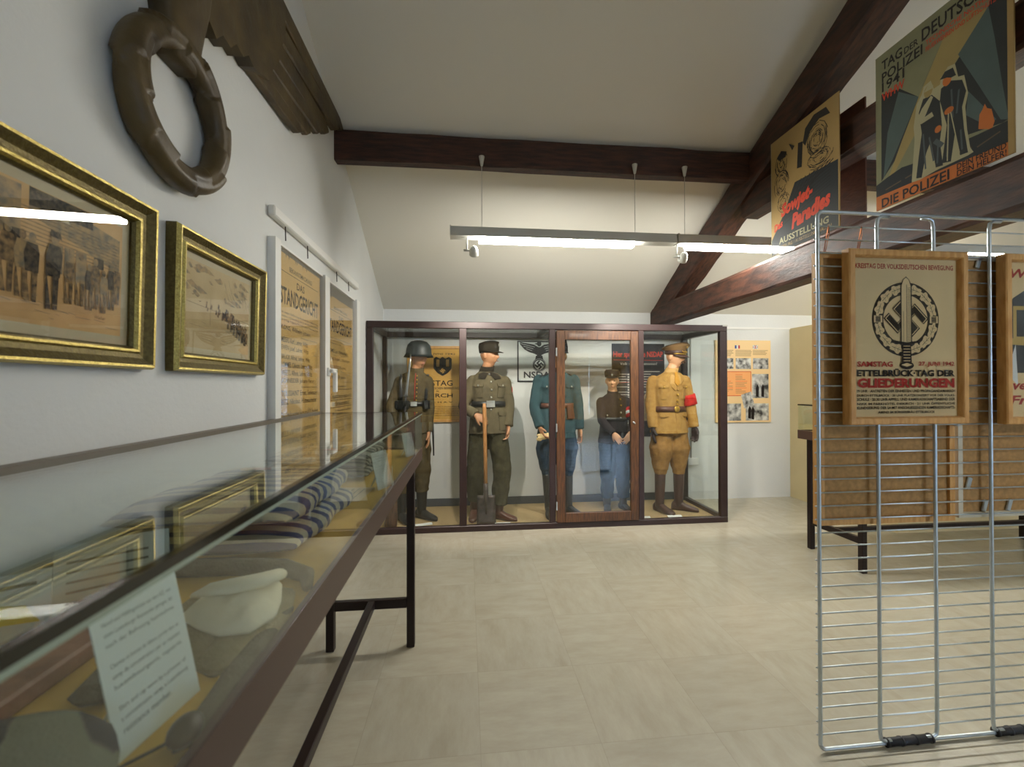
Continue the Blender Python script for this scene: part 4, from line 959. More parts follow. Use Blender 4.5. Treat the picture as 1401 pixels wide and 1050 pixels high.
# ---- 1: soldier with steel helmet
def soldier():
    c = (-.54, 4.41); T = Torso([(1.50, -.515, 4.405, .075, .07), (1.475, -.525, 4.405, .12, .085), (1.44, -.53, 4.405, .155, .10), (1.36, -.535, 4.405, .172, .118), (1.20, -.54, 4.41, .152, .108), (1.06, -.54, 4.41, .172, .122), (.89, -.54, 4.41, .188, .135)], .15)
    J = dict(head=(-.480, 4.385, 1.646), hyaw=.62, hpit=.05, neck=(-.51, 4.405, 1.50), SL=(-.665, 4.425, 1.425), EL=(-.755, 4.34, 1.15), WL=(-.665, 4.225, .99), SR=(-.395, 4.385, 1.425), ER=(-.375, 4.385, 1.15), WR=(-.385, 4.345, .905),
        HL=dict(d=(.6, -.5, -.5), n=(.6, .2, .2), sg=-1, curl=.9), HR=dict(d=(.02, -.12, -1), n=(-1, -.25, 0), sg=1, curl=.3),
        PL=(-.615, 4.41, .93), KL=(-.645, 4.375, .5), AL=(-.655, 4.39, .1), PR=(-.465, 4.415, .93), KR=(-.455, 4.425, .5), AR=(-.462, 4.455, .1))
    t, M = figure('mannequin', 'mannequin in brown olive wool uniform with dark steel helmet, leftmost in the glass cabinet', c, T, J, M_skin); J['_M'] = M
    tunic(t, T, J, M_olive); trousers(t, J, M_olive, (.10, .095, .088, .078, .07), (.30, .30)); collar(t, J, 1, M_olive, .045)
    mb = MB(); mb.loft(ell_rings([(.118, .142, .0, 0, .004), (.137, .168, -.022, .006, .006), (.141, .172, -.027, .006, .006), (.120, .146, .010, 0, .004), (.118, .142, .05, 0, .004), (.105, .128, .095, 0, .006), (.075, .092, .128, 0, .008), (.03, .036, .142, 0, .008), (.004, .004, .143, 0, .008)]), M_helm); mb.xf(M @ Matrix.Translation((0, 0, .028))); obj('helmet', mb, t, 'dark green steel helmet')
    mb = MB(); T.band(mb, 1.165, 1.205, .012, M_blackl); obj('belt', mb, t, 'black leather belt')
    for a in (-.95, -.62, -.34, .62, .95):
        mb = MB(); T.patch(mb, a-.13, a+.13, 1.135, 1.215, .042, M_blackl, .036); obj('ammunition_pouch', mb, t)
    mb = MB(); T.patch(mb, -.12, .14, 1.163, 1.207, .020, M_silver, .01); obj('belt_buckle', mb, t)
    for q in (-1, 1):
        pts = [T.pt(1.20, q*.75, .012), T.pt(1.3, q*.72, .010), T.pt(1.40, q*.78, .010), T.pt(1.46, q*.95, .012), T.pt(1.475, q*1.5, .014)]
        obj('shoulder_strap', MB().tube(pts, [(.004, .014)]*5, M_blackl, 8, ref=T.f), t)
    mb = MB(); mb.tube([T.pt(z, .03, .005) for z in (1.485, 1.42, 1.36, 1.28, 1.21)], .0035, M_red, 6); obj('piping', mb, t, 'red piping down the front')
    for z in (1.46, 1.42, 1.38, 1.34, 1.30, 1.26, 1.22): obj('button', MB().ball(T.pt(z, .12, .006), .0075, M_brass, 5), t)
    for q, d in (('L', (.55, -.85)), ('R', (.80, -.6))):
        mb = MB(); foot_geo(mb, J['A'+q], d, M_blackl, 1, .34, .058, J['K'+q]); obj('boot', mb, t)
    obj('bayonet_scabbard', MB().tube([(-.36, 4.40, 1.14), (-.345, 4.40, .95), (-.335, 4.39, .66)], [(.012, .02), (.012, .018), (.006, .008)], M_blackl, 8), t)
soldier()
rf = thing('rifle', 'long rifle with fixed bayonet leaning upright before the helmeted mannequin', 'rifle', (-.715, 4.19, FZ))
b0, b1 = V((-.725, 4.19, FZ+.005)), V((-.535, 4.205, 1.66)); dr_ = (b1-b0).normalized(); at = lambda q: b0+(b1-b0)*q
obj('stock', MB().tube([at(0), at(.02), at(.10), at(.19), at(.22), at(.28), at(.5), at(.6)], [(.016, .055), (.018, .06), (.017, .045), (.016, .024), (.017, .02), (.02, .026), (.018, .02), (.014, .015)], M_door, 12, ref=(0, 1, 0)), rf, 'brown wooden stock')
obj('barrel', MB().tube([at(.28)+V((.012, 0, 0)), at(.72)+V((.004, 0, 0))], .009, M_black, 10), rf)
obj('bolt', MB().tube([at(.24), at(.24)+V((.03, -.045, -.01))], .007, M_silver, 8).ball(at(.24)+V((.034, -.05, -.012)), .012, M_silver, 5), rf)
obj('bayonet', MB().tube([at(.70), at(.755)], [(.014, .018), (.012, .016)], M_blackl, 10).tube([at(.755), at(.77), at(.95), at(1)], [(.004, .026), (.003, .012), (.0028, .010), (.001, .002)], mat('bright_steel', (150, 152, 152), .35, metal=.9), 8, ref=(0, 1, 0)), rf, 'bright steel bayonet')

# ---- 2: labourer with spade
def labourer():
    c = (.215, 4.37); T = Torso([(1.505, .195, 4.385, .075, .07), (1.475, .205, 4.38, .125, .088), (1.44, .215, 4.375, .165, .102), (1.35, .22, 4.37, .185, .125), (1.19, .215, 4.37, .162, .112), (1.06, .215, 4.37, .182, .125), (.885, .215, 4.37, .205, .14)], .08)
    J = dict(head=(.225, 4.36, 1.667), hyaw=.98, neck=(.195, 4.385, 1.51), SL=(.06, 4.39, 1.425), EL=(-.045, 4.31, 1.15), WL=(.085, 4.185, 1.075), SR=(.375, 4.36, 1.42), ER=(.425, 4.37, 1.16), WR=(.408, 4.30, .955),
        HL=dict(d=(.85, -.1, -.45), n=(.15, .75, -.5), sg=1, curl=.75), HR=dict(d=(-.08, -.12, -1), n=(-1, -.3, 0), sg=1, curl=.8, thumb=.5),
        PL=(.13, 4.375, .92), KL=(.085, 4.37, .52), AL=(.075, 4.43, .1), PR=(.295, 4.37, .92), KR=(.355, 4.335, .52), AR=(.31, 4.335, .1))
    t, M = figure('mannequin', 'mannequin in drab olive tunic and visored cap resting a hand on a spade', c, T, J, M_skin); J['_M'] = M
    tunic(t, T, J, M_fieldgrey, (.082, .072, .064, .06, .058), cap=.082); trousers(t, J, M_fieldtr, (.106, .102, .094, .088, .082), (.20, .17)); collar(t, J, 1, M_collar, .05)
    for q in (-1, 1): obj('collar_flap', lapel(T, q, [(.0, 1.485), (.35, 1.50), (.72, 1.475), (.62, 1.435), (.22, 1.425)], .016, M_collar), t)
    mb = MB(); mb.loft(ell_rings([(.086, .103, .025, 0, .006), (.09, .108, .055, 0, .006), (.093, .112, .095, .006, .006), (.088, .106, .128, .008, .006), (.05, .06, .142, .006, .006), (.005, .006, .144, 0, .006)]), M_collar); mb.xf(M); cp = obj('cap', mb, t, 'dark drab field cap')
    mb = MB(); visor(mb, .086, .10, .042, .062, .018, M_collar, y0=.006); mb.xf(M); obj('visor', mb, cp)
    mb = MB(); mb.ball((0, -.112, .10), (.014, .005, .016), M_silver, 5); mb.xf(M); obj('cap_badge', mb, cp)
    mb = MB(); T.band(mb, 1.157, 1.207, .012, M_blackl); obj('belt', mb, t, 'black leather belt')
    mb = MB(); T.patch(mb, -.16, .2, 1.15, 1.213, .02, M_silver, .01); obj('belt_buckle', mb, t)
    for z in (1.475, 1.40, 1.32, 1.245, 1.125): obj('button', MB().ball(T.pt(z, .03, .008), .0105, M_silver, 5), t)
    for q in (-1, 1):
        mb = MB(); T.patch(mb, q*.32, q*.98, 1.345, 1.385, .013, M_fieldgrey, .012, slant=.012); obj('pocket_flap', mb, t); obj('button', MB().ball(T.pt(1.362, q*.62, .016), .0095, M_silver, 5), t)
        mb = MB(); T.patch(mb, q*.36, q*.94, 1.245, 1.345, .007, M_fieldgrey, .01); obj('pocket', mb, t)
        mb = MB(); T.patch(mb, q*.40, q*1.02, 1.055, 1.10, .014, M_fieldgrey, .012, slant=.014); obj('pocket_flap', mb, t)
        mb = MB(); T.patch(mb, q*.42, q*1.0, .92, 1.055, .010, M_fieldgrey, .012); obj('pocket', mb, t)
    mb = MB(); T.patch(mb, -.03, .10, .89, 1.48, .004, M_fieldgrey, .008, 2, 12); obj('button_placket', mb, t)
    obj('sleeve_patch', MB().ball((.452, 4.348, 1.315), (.006, .026, .034), M_armb, 6), t, 'small red sleeve patch')
    for q, d in (('L', (-.15, -1)), ('R', (.88, -.45))):
        mb = MB(); foot_geo(mb, J['A'+q], d, M_brownl, 1, .20, .05, J['K'+q]); obj('shoe', mb, t)
labourer()
sp = thing('spade', 'long wooden handled spade with grey steel blade standing under the labourer mannequin hand', 'spade', (.18, 4.17, FZ))
obj('handle', MB().tube([(.163, 4.145, 1.19), (.164, 4.146, 1.15), (.172, 4.165, .7), (.178, 4.175, .30)], [.013, .019, .018, .02], wood('ash_handle', (196, 142, 86), (164, 108, 60), (20, 20, 2), .5, .1), 12), sp)
mb = MB(); nb = 9; F_ = []
for j in range(nb):
    for i in range(9):
        u = i/8-.5; v = j/(nb-1); F_.append(V((.182+u*(.185-.01*v), 4.165+.10*(u*u)*.5+.02*v, FZ+.004+.275*v+.012*(1-4*u*u)*(v-1)*(v < .3)*0)))
N_ = len(F_); B_ = [p+V((0, .004, 0)) for p in F_]; fs = []
for j in range(nb-1):
    for i in range(8): a = j*9+i; fs += [(a, a+1, a+10, a+9), (a+N_, a+9+N_, a+10+N_, a+1+N_)]
ed = list(range(9))+[9*j+8 for j in range(1, nb)]+[9*(nb-1)+i for i in range(7, -1, -1)]+[9*j for j in range(nb-2, 0, -1)]
for k_ in range(len(ed)): a, b = ed[k_], ed[(k_+1) % len(ed)]; fs.append((a, b, b+N_, a+N_))
mb.add(F_+B_, fs, mat('worn_steel', (92, 82, 78), .55, metal=.5, var=.3, vs=20), True); bl = obj('blade', mb, sp)
obj('socket', MB().tube([(.176, 4.17, .42), (.179, 4.172, .29), (.181, 4.17, .12)], [.0225, .024, .004], MATS['worn_steel'], 12), sp)

# ---- 3: policeman in teal
def policeman():
    c = (.94, 4.47); T = Torso([(1.505, .945, 4.47, .075, .07), (1.475, .942, 4.47, .125, .088), (1.44, .94, 4.47, .17, .104), (1.35, .935, 4.47, .19, .125), (1.16, .935, 4.47, .165, .115), (1.04, .935, 4.47, .185, .128), (.82, .935, 4.47, .21, .145)], .05)
    J = dict(head=(.962, 4.45, 1.672), hyaw=.05, neck=(.945, 4.47, 1.51), SL=(.755, 4.48, 1.43), EL=(.69, 4.43, 1.13), WL=(.735, 4.33, .935), SR=(1.115, 4.46, 1.43), ER=(1.165, 4.46, 1.14), WR=(1.17, 4.42, .905),
        HL=dict(d=(.25, -.4, -.8), n=(1, .1, .2), sg=-1, curl=.8), HR=dict(d=(.03, -.12, -1), n=(-1, -.3, 0), sg=1, curl=.4),
        PL=(.855, 4.47, .90), KL=(.835, 4.46, .50), AL=(.845, 4.43, .1), PR=(1.02, 4.47, .90), KR=(1.045, 4.46, .50), AR=(1.055, 4.46, .1))
    t, M = figure('mannequin', 'mannequin in teal police uniform with navy breeches standing behind the door frame', c, T, J, M_skin); J['_M'] = M
    tunic(t, T, J, M_teal, (.08, .072, .066, .06, .056), cap=.082); trousers(t, J, M_navy, (.112, .13, .086, .066, .062), (.42, .42), name='breeches'); collar(t, J, 1, M_felt, .045)
    mb = MB(); mb.loft(ell_rings([(.09, .106, .03, 0, .006), (.091, .108, .10, 0, .01), (.08, .094, .165, 0, .016), (.06, .07, .172, 0, .016), (.004, .004, .172, 0, .016)]), M_felt); mb.xf(M); cp = obj('shako', mb, t, 'dark tall police cap')
    mb = MB(); visor(mb, .09, .104, .04, .05, .02, M_blackl, y0=.006); mb.xf(M); obj('visor', mb, cp)
    mb = MB(); T.band(mb, 1.13, 1.18, .012, M_brownl); obj('belt', mb, t, 'brown leather belt')
    for z in (1.42, 1.34, 1.26, 1.08, 1.0): obj('button', MB().ball(T.pt(z, .0, .007), .0105, M_silver, 5), t)
    for q in (-1, 1):
        mb = MB(); T.patch(mb, q*.32, q*.95, 1.33, 1.37, .012, M_teal, .012, slant=.012); obj('pocket_flap', mb, t); obj('button', MB().ball(T.pt(1.35, q*.63, .016), .0095, M_silver, 5), t)
        obj('shoulder_board', MB().obox(T.pt(1.47, q*1.45, .012)+V((q*.0, 0, .0)), (.055, 0, -.018*q), (0, .022, 0), (0, 0, .005), M_felt), t)
    mb = MB(); T.patch(mb, .38, .95, 1.02, 1.16, .018, M_brownl, .018); obj('holster', mb, t)
    for q, d in (('L', (-.12, -1)), ('R', (.55, -.9))):
        mb = MB(); foot_geo(mb, J['A'+q], d, M_blackl, 1, .46, .059, J['K'+q]); obj('boot', mb, t, 'tall black boot')
policeman()
mb = MB(); p = V((.765, 4.285, .850)); rnd = random.Random(2)
mb.ball(p, (.05, .022, .034), M_chamois, 8).ball(p+V((-.045, 0, -.028)), (.032, .018, .022), M_chamois, 7)
for a, l in ((-.35, .075), (-.05, .11), (.22, .12), (.5, .115), (.8, .07), (2.9, .07), (-2.6, .075)):
    q = V((cos(a), 0, sin(a)*.55)); mb.tube([p, p+q*l*.5+V((0, rnd.uniform(-.014, .004), rnd.uniform(-.004, .008))), p+q*l*.85+V((0, rnd.uniform(-.012, .004), .004)), p+q*l], [.019, .0155, .0125, .007], M_chamois, 9)
gl = remesh(mb, .0045, 1, V((0, 0, 0)), 'gloves', .004)
mb = MB(); mb.v = [v.co.copy() for v in gl.vertices]; mb.f = [tuple(f.vertices) for f in gl.polygons]; mb.mi(M_chamois); mb.m = [0]*len(mb.f); mb.sm = [True]*len(mb.f)
single('leather_gloves', mb, 'pair of pale chamois gloves held by the teal uniformed mannequin', 'gloves')

# ---- 4: boy
def boy():
    k = .84; c = (1.57, 4.52); T = Torso([(1.275, 1.56, 4.50, .062, .06), (1.25, 1.563, 4.50, .10, .075), (1.215, 1.566, 4.505, .14, .09), (1.13, 1.57, 4.51, .155, .105), (1.0, 1.57, 4.515, .14, .10), (.90, 1.575, 4.52, .152, .108), (.74, 1.58, 4.52, .175, .122)], -.12)
    J = dict(head=(1.540, 4.47, 1.408), hyaw=-.34, hpit=.12, neck=(1.56, 4.50, 1.275), SL=(1.435, 4.51, 1.205), EL=(1.405, 4.43, .99), WL=(1.50, 4.315, .865), SR=(1.70, 4.485, 1.205), ER=(1.755, 4.42, .985), WR=(1.672, 4.30, .87),
        HL=dict(d=(.55, -.25, -.7), n=(.3, .9, 0), sg=1, curl=.35), HR=dict(d=(-.5, -.2, -.7), n=(-.3, .9, 0), sg=-1, curl=.4),
        PL=(1.505, 4.52, .75), KL=(1.50, 4.50, .42), AL=(1.495, 4.52, .095), PR=(1.65, 4.52, .75), KR=(1.665, 4.50, .42), AR=(1.675, 4.52, .095))
    t, M = figure('mannequin', 'small boy mannequin in dark uniform and black cap looking down with hands together', c, T, J, M_skin2, k); J['_M'] = M
    tunic(t, T, J, M_boy, (.076, .068, .062, .056, .052), k, cap=.08); trousers(t, J, M_navy, (.115, .105, .095, .085, .08), (.16, .16), k); collar(t, J, k, M_boy, .03)
    mb = MB(); mb.loft(ell_rings([(.074, .088, .045, 0, .006), (.080, .094, .07, 0, .006), (.08, .094, .10, .004, .006), (.066, .078, .122, .004, .006), (.004, .004, .127, 0, .006)]), M_felt); mb.xf(M); cp = obj('cap', mb, t, 'black peaked ski cap')
    mb = MB(); visor(mb, .074, .086, .055, .040, .008, M_felt, y0=.006); mb.xf(M); obj('visor', mb, cp)
    mb = MB(); mb.ball((0, -.093, .075), (.01, .004, .012), M_silver, 5); mb.xf(M); obj('cap_badge', mb, cp)
    for z in (1.215, 1.15, 1.075, 1.02): obj('button', MB().ball(T.pt(z, .30, .007), .010, M_brass if z > 1.1 else M_silver, 5), t)
    obj('button', MB().ball(T.pt(1.045, -.55, .008), .0095, M_silver, 5), t)
    mb = MB(); T.band(mb, .985, 1.02, .011, M_blackl); obj('belt', mb, t)
    e, w_ = V(J['SR']), V(J['ER']); ab = obj('armband', cuffband(e.lerp(w_, .35), e.lerp(w_, .78), .066, M_armb), t, 'red armband with white stripe'); obj('stripe', cuffband(e.lerp(w_, .5), e.lerp(w_, .63), .0675, M_white), ab)
    for q, d in (('L', (-.25, -1)), ('R', (.3, -1))):
        mb = MB(); foot_geo(mb, J['A'+q], d, M_blackl, k, .18, .045, J['K'+q]); obj('boot', mb, t)
boy()

# ---- 5: tan uniform
def official():
    c = (2.15, 4.42); T = Torso([(1.50, 2.17, 4.42, .08, .07), (1.47, 2.163, 4.42, .13, .088), (1.44, 2.155, 4.42, .168, .102), (1.35, 2.15, 4.42, .184, .122), (1.14, 2.15, 4.42, .158, .110), (1.02, 2.15, 4.42, .178, .125), (.853, 2.15, 4.42, .212, .145)], .16)
    J = dict(head=(2.212, 4.40, 1.662), hyaw=.55, hpit=.06, neck=(2.17, 4.42, 1.50), SL=(1.985, 4.445, 1.425), EL=(1.95, 4.43, 1.15), WL=(1.947, 4.375, .915), SR=(2.31, 4.40, 1.425), ER=(2.375, 4.395, 1.15), WR=(2.392, 4.345, .915),
        HL=dict(d=(-.02, -.12, -1), n=(1, -.3, 0), sg=-1, curl=.35), HR=dict(d=(.03, -.14, -1), n=(-1, -.3, 0), sg=1, curl=.5),
        PL=(2.07, 4.42, .89), KL=(2.04, 4.40, .49), AL=(2.035, 4.41, .1), PR=(2.235, 4.42, .89), KR=(2.255, 4.42, .49), AR=(2.262, 4.44, .1))
    t, M = figure('mannequin', 'mannequin in tan uniform with peaked cap and red armband, rightmost in the cabinet', c, T, J, M_skin2); J['_M'] = M
    tunic(t, T, J, M_tan, (.078, .07, .064, .058, .054), cap=.08); trousers(t, J, M_tantr, (.105, .122, .080, .066, .062), (.42, .42), name='breeches')
    # shirt, tie, collar, lapels
    mb = MB(); T.patch(mb, -.30, .34, 1.375, 1.495, .004, mat('pale_tan_shirt', (186, 146, 84), .85), .012, 6, 6); obj('shirt', mb, t); collar(t, J, 1, MATS['pale_tan_shirt'], .052, .062)
    obj('necktie', lapel(T, 1, [(-.10, 1.50), (.14, 1.50), (.11, 1.46), (.16, 1.39), (.03, 1.352), (-.08, 1.39), (-.04, 1.46)], .017, mat('mustard_tie', (186, 132, 34), .7), .014), t)
    for q in (-1, 1):
        obj('lapel', lapel(T, q, [(.10, 1.50), (.62, 1.492), (.74, 1.455), (.64, 1.44), (.80, 1.425), (.06, 1.305), (.02, 1.315)], .015, M_tan), t)
        mb = MB(); T.patch(mb, q*.40, q*1.02, 1.325, 1.365, .013, M_tan, .012, slant=.014); obj('pocket_flap', mb, t)
        mb = MB(); T.patch(mb, q*.44, q*.98, 1.215, 1.33, .007, M_tan, .01); obj('pocket', mb, t)
        mb = MB(); T.patch(mb, q*.45, q*1.08, 1.025, 1.075, .014, M_tan, .012, slant=.012); obj('pocket_flap', mb, t)
        obj('button', MB().ball(T.pt(1.342, q*.70, .016), .0095, M_brass, 5), t)
    for z in (1.262, 1.205, 1.16): obj('button', MB().ball(T.pt(z, .06, .008), .0125, M_brass, 5), t)
    mb = MB(); T.band(mb, 1.085, 1.14, .012, M_brownl); obj('belt', mb, t, 'broad brown leather belt')
    obj('belt_buckle', MB().lathe(T.pt(1.112, .02, .012), [(.001, 0), (.033, 0), (.033, .006), (.024, .01), (.004, .012)], M_brass, 20, T.f), t, 'round brass buckle')
    mb = MB(); T.patch(mb, -.02, .05, .858, 1.09, .004, M_tan, .008, 2, 6); obj('coat_edge', mb, t)
    e, w_ = V(J['SR']), V(J['ER']); obj('armband', cuffband(e.lerp(w_, .60), e.lerp(w_, 1.0), .0735, M_armb), t, 'red cloth armband')
    for q in 'LR':
        h = J['H'+q]; mb = MB(); hand_geo(mb, J['W'+q], h['d'], h['n'], h['sg'], M_glove, h['curl'], 1, .0035); obj('glove', remesh(mb, .005, 1, BASE[t.name], 'glove'), t, 'dark glove')
    mb = MB(); mb.loft(ell_rings([(.088, .105, .025, 0, .006), (.09, .107, .068, .004, .006), (.128, .142, .098, .020, .004), (.130, .145, .108, .024, .004), (.110, .125, .128, .028, .004), (.01, .012, .125, .028, .004)]), mat('khaki_cap', (132, 100, 60), .8, var=.1)); mb.xf(M); cp = obj('peaked_cap', mb, t, 'khaki peaked cap with gilt badge')
    mb = MB(); r_ = ell_rings([(.0895, .107, .028, 0, .006), (.0925, .1105, .029, 0, .006), (.0945, .1125, .068, .004, .006), (.0905, .108, .068, .004, .006)]); mb.loft(r_+[r_[0]], M_dkbrown, False); mb.xf(M); obj('cap_band', mb, cp)
    mb = MB(); visor(mb, .09, .105, .030, .055, .032, M_dkbrown, y0=.006); mb.xf(M); obj('visor', mb, cp)
    mb = MB(); mb.tube([V((.094*sin(a), -.114*cos(a)+.006, .033)) for a in [-1.2+.2*i for i in range(13)]], .006, M_brass, 8); mb.xf(M); obj('cap_cord', mb, cp)
    mb = MB(); mb.ball((0, -.112, .055), (.014, .006, .014), M_brass, 5)
    for q in (-1, 1): mb.tube([(q*.01, -.113, .05), (q*.028, -.110, .052), (q*.042, -.103, .066)], [.007, .008, .003], M_brass, 6)
    mb.ball((0, -.134, .105), (.018, .005, .010), M_brass, 5); mb.xf(M); obj('cap_badge', mb, cp)
    mb = MB()
    for q in (-1, 1): mb.tube([(q*.002, -.105, -.045), (q*.02, -.102, -.049), (q*.036, -.092, -.060)], [(.010, .009), (.012, .010), (.005, .005)], M_hair, 8)
    mb.xf(M); obj('moustache', mb, t, 'brown moustache')
    for q, d in (('L', (.38, -1)), ('R', (.85, -.55))):
        mb = MB(); foot_geo(mb, J['A'+q], d, M_dkbrown, 1, .46, .058, J['K'+q]); obj('boot', mb, t, 'tall brown leather boot')
official()
# ================================================================== WIRE MESH DISPLAY PANEL
GY = 1.475; GX0, GX1, GZ0, GZ1 = 1.297, 2.262, .012, 2.006
mp_ = thing('wire_mesh_panel', 'tall galvanised wire mesh display panel standing in the right foreground', 'display panel', ((GX0+GX1)/2, GY, 0))
def rounded(x0, x1, z0, z1, r, n=6):
    pts = []
    for cx_, cz_, a0 in ((x0+r, z0+r, pi), (x1-r, z0+r, 1.5*pi), (x1-r, z1-r, 0), (x0+r, z1-r, .5*pi)):
        for i in range(n+1): a = a0+.5*pi*i/n; pts.append(V((cx_+r*cos(a), GY, cz_+r*sin(a))))
    return pts+[pts[0], pts[1]]
obj('outer_frame', MB().tube(rounded(GX0, GX1, GZ0, GZ1, .022), .0068, M_zinc, 12), mp_)
for x, q in ((1.536, 1), (1.775, -1), (2.017, 1)):
    obj('upright', MB().tube([(x+q*.045, GY-.004, GZ0+.012), (x+q*.018, GY-.004, GZ0+.012), (x+q*.004, GY-.004, GZ0+.02), (x, GY-.004, GZ0+.045), (x, GY-.004, GZ1-.045), (x+q*.004, GY-.004, GZ1-.02), (x+q*.018, GY-.004, GZ1-.012), (x+q*.05, GY-.004, GZ1-.012)], .0064, M_zinc, 10), mp_)
w0 = MB().tube([(GX0-.010, GY+.006, .062), (GX1+.010, GY+.006, .062)], .0028, M_zinc, 8); wr0 = obj('cross_wire', w0, mp_)
for k_ in range(1, 39):
    c = wr0.copy(); COL.objects.link(c); c.parent = mp_; c.location = wr0.location+V((0, 0, .0498*k_)); BASE[c.name] = BASE[wr0.name]
for x0, x1 in ((1.565, 1.75), (2.035, 2.21)):
    mb = MB().tube([(x0, GY, .015), (x1, GY, .015)], .0145, M_rubber, 12)
    for i in range(4): a = x0+(x1-x0)*i/3; mb.tube([(a-.004, GY, .015), (a+.004, GY, .015)], .0165, M_rubber, 12)
    obj('rubber_foot', mb, mp_)
for x, z in ((1.885, 1.22), (1.885, 1.46), (1.90, 1.81)): obj('clip', MB().box(x-.008, GY+.0, z-.02, x+.008, GY+.016, z+.02, M_zinc, .003), mp_)
FB = [(0, 0), (0, .030), (.004, .034), (.022, .034), (.025, .030), (.028, .016), (.028, 0)]
def front_poster(x0, z0, w_, h_, label, fill):
    t = thing('framed_poster', label, 'poster', (x0+w_/2, GY-.02, z0))
    s = Sheet((x0, GY-.012, z0), (1, 0, 0), (0, 0, 1), w_, h_, None)
    obj('frame', frame_loop(MB(), s, w_, h_, FB, M_oak), t, 'light wooden frame')
    obj('backing', MB().prism([s.P(a, b, .010) for a, b in ((.02, .02), (w_-.02, .02), (w_-.02, h_-.02), (.02, h_-.02))], s.n, .008, M_hard), t)
    q = Sheet(s.P(.026, .026, .013), (1, 0, 0), (0, 0, 1), w_-.052, h_-.052, M_paper2, .002); fill(q, w_-.052, h_-.052); obj('print', q.mb, t)
    obj('glass', MB().prism([s.P(a, b, .0185) for a, b in ((.027, .027), (w_-.027, .027), (w_-.027, h_-.027), (.027, h_-.027))], s.n, .002, M_pglass), t)
def sports_day(q, W, H):
    q.text('KREISTAG DER VOLKSDEUTSCHEN BEWEGUNG', .016, H-.041, M_red, w=W-.032, h=.019, bold=.03)
    cx_, cz_ = W*.505, H*.615; R_ = .139
    q.ring(cx_, cz_, R_*.66, R_, M_ink, 48)
    for a0, a1 in ((.12, 1.45), (1.7, 3.02), (3.26, 4.58), (4.84, 6.16)):
        for j in range(3):
            a = a0+(a1-a0)*(j+.5)/3; c = (cx_+R_*.83*cos(a), cz_+R_*.83*sin(a)); pts = []
            for i in range(22):
                b = 2*pi*i/22; k_ = 1+.22*cos(5*b); x, y = .027*k_*cos(b), .0165*k_*sin(b); g = a+pi/2
                pts.append((c[0]+x*cos(g)-y*sin(g), c[1]+x*sin(g)+y*cos(g)))
            q.poly(pts, M_paper2); g = a+pi/2
            q.line(c[0]-.02*cos(g), c[1]-.02*sin(g), c[0]+.02*cos(g), c[1]+.02*sin(g), .0016, M_ink)
            for m_ in (-.5, .2): 
                for e in (-1, 1): q.line(c[0]+.02*m_*cos(g), c[1]+.02*m_*sin(g), c[0]+.02*(m_+.35)*cos(g)-e*.009*sin(g), c[1]+.02*(m_+.35)*sin(g)+e*.009*cos(g), .001, M_ink)
    for e in (-1, 1):
        q.rect(cx_+e*R_*.83-.017, cz_-.013, cx_+e*R_*.83+.017, cz_+.013, M_paper2); q.rect(cx_+e*R_*.83-.010, cz_-.011, cx_+e*R_*.83+.010, cz_+.011, M_ink)
        for j in range(3): q.line(cx_+e*R_*.83-.009, cz_-.007+.007*j, cx_+e*R_*.83+.009, cz_-.007+.007*j, .0012, M_paper2)
    q.cross(cx_, cz_+.003, .066, M_ink, th=.225); q.cross(cx_, cz_+.003, .0615, M_paper2, th=.195); q.cross(cx_, cz_+.003, .0585, M_ink, th=.175)
    # sword over the ring
    bl_ = lambda k_, m_: q.poly([(cx_-.021*k_, cz_-.088), (cx_+.021*k_, cz_-.088), (cx_+.021*k_, cz_+.125), (cx_+.012*k_, cz_+.148), (cx_, cz_+.160-.004*(k_ < 1)), (cx_-.012*k_, cz_+.148), (cx_-.021*k_, cz_+.125)], m_)
    bl_(1.12, M_ink); bl_(.90, M_paper2); q.line(cx_+.002, cz_-.085, cx_+.002, cz_+.13, .002, M_ink)
    for j in range(34): q.line(cx_+.004, cz_-.082+.006*j, cx_+.017, cz_-.080+.006*j, .0016, M_ink)
    q.line(cx_-.0125, cz_-.085, cx_-.0125, cz_+.03, .0012, M_ink)
    q.poly([(cx_-.052, cz_-.075), (cx_-.045, cz_-.088), (cx_, cz_-.094), (cx_+.045, cz_-.088), (cx_+.052, cz_-.075), (cx_+.046, cz_-.080), (cx_, cz_-.086), (cx_-.046, cz_-.080)], M_ink)
    q.poly([(cx_-.017, cz_-.09), (cx_+.017, cz_-.09), (cx_+.021, cz_-.165), (cx_-.021, cz_-.165)], M_ink)
    for j in range(6): q.line(cx_-.014, cz_-.10-.011*j, cx_+.014, cz_-.10-.011*j, .0025, M_paper2)
    q.ell(cx_, cz_-.172, .029, .015, M_ink); q.poly([(cx_-.023, cz_-.170), (cx_, cz_-.163), (cx_+.023, cz_-.170), (cx_, cz_-.177)], M_paper2)
    q.text('SAMSTAG', .018, .187, M_red, w=.145, h=.020, bold=.03).text('27. JUNI 1942', W-.018, .187, M_red, w=.15, h=.020, align='r', bold=.03)
    q.text('ETTELBRÜCK·TAG DER', .016, .151, M_ink, w=W-.032, h=.030, bold=.045); q.text('GLIEDERUNGEN', .018, .109, M_red, w=W-.036, h=.036, bold=.05)
    for j, l in enumerate(['19 UHR · ANTRETEN DER EINHEITEN UND PROPAGANDAMARSCH', 'DURCH ETTELBRÜCK · 20 UHR PLATZKONZERT VOR DER VOLKS-', 'SCHULE · 20.30 UHR APPELL UND KAMERADSCHAFTSABEND DER', 'NSKK IM PARKHOTEL DIEKIRCH · 21 UHR ÖFFENTLICHE', 'KUNDGEBUNG DER SA MIT ANSCHLIESSENDEN KAMERADSCHAFTS-']): q.text(l, .016, .092-.0155*j, M_ink, w=W-.032, h=.0105, bold=.03)
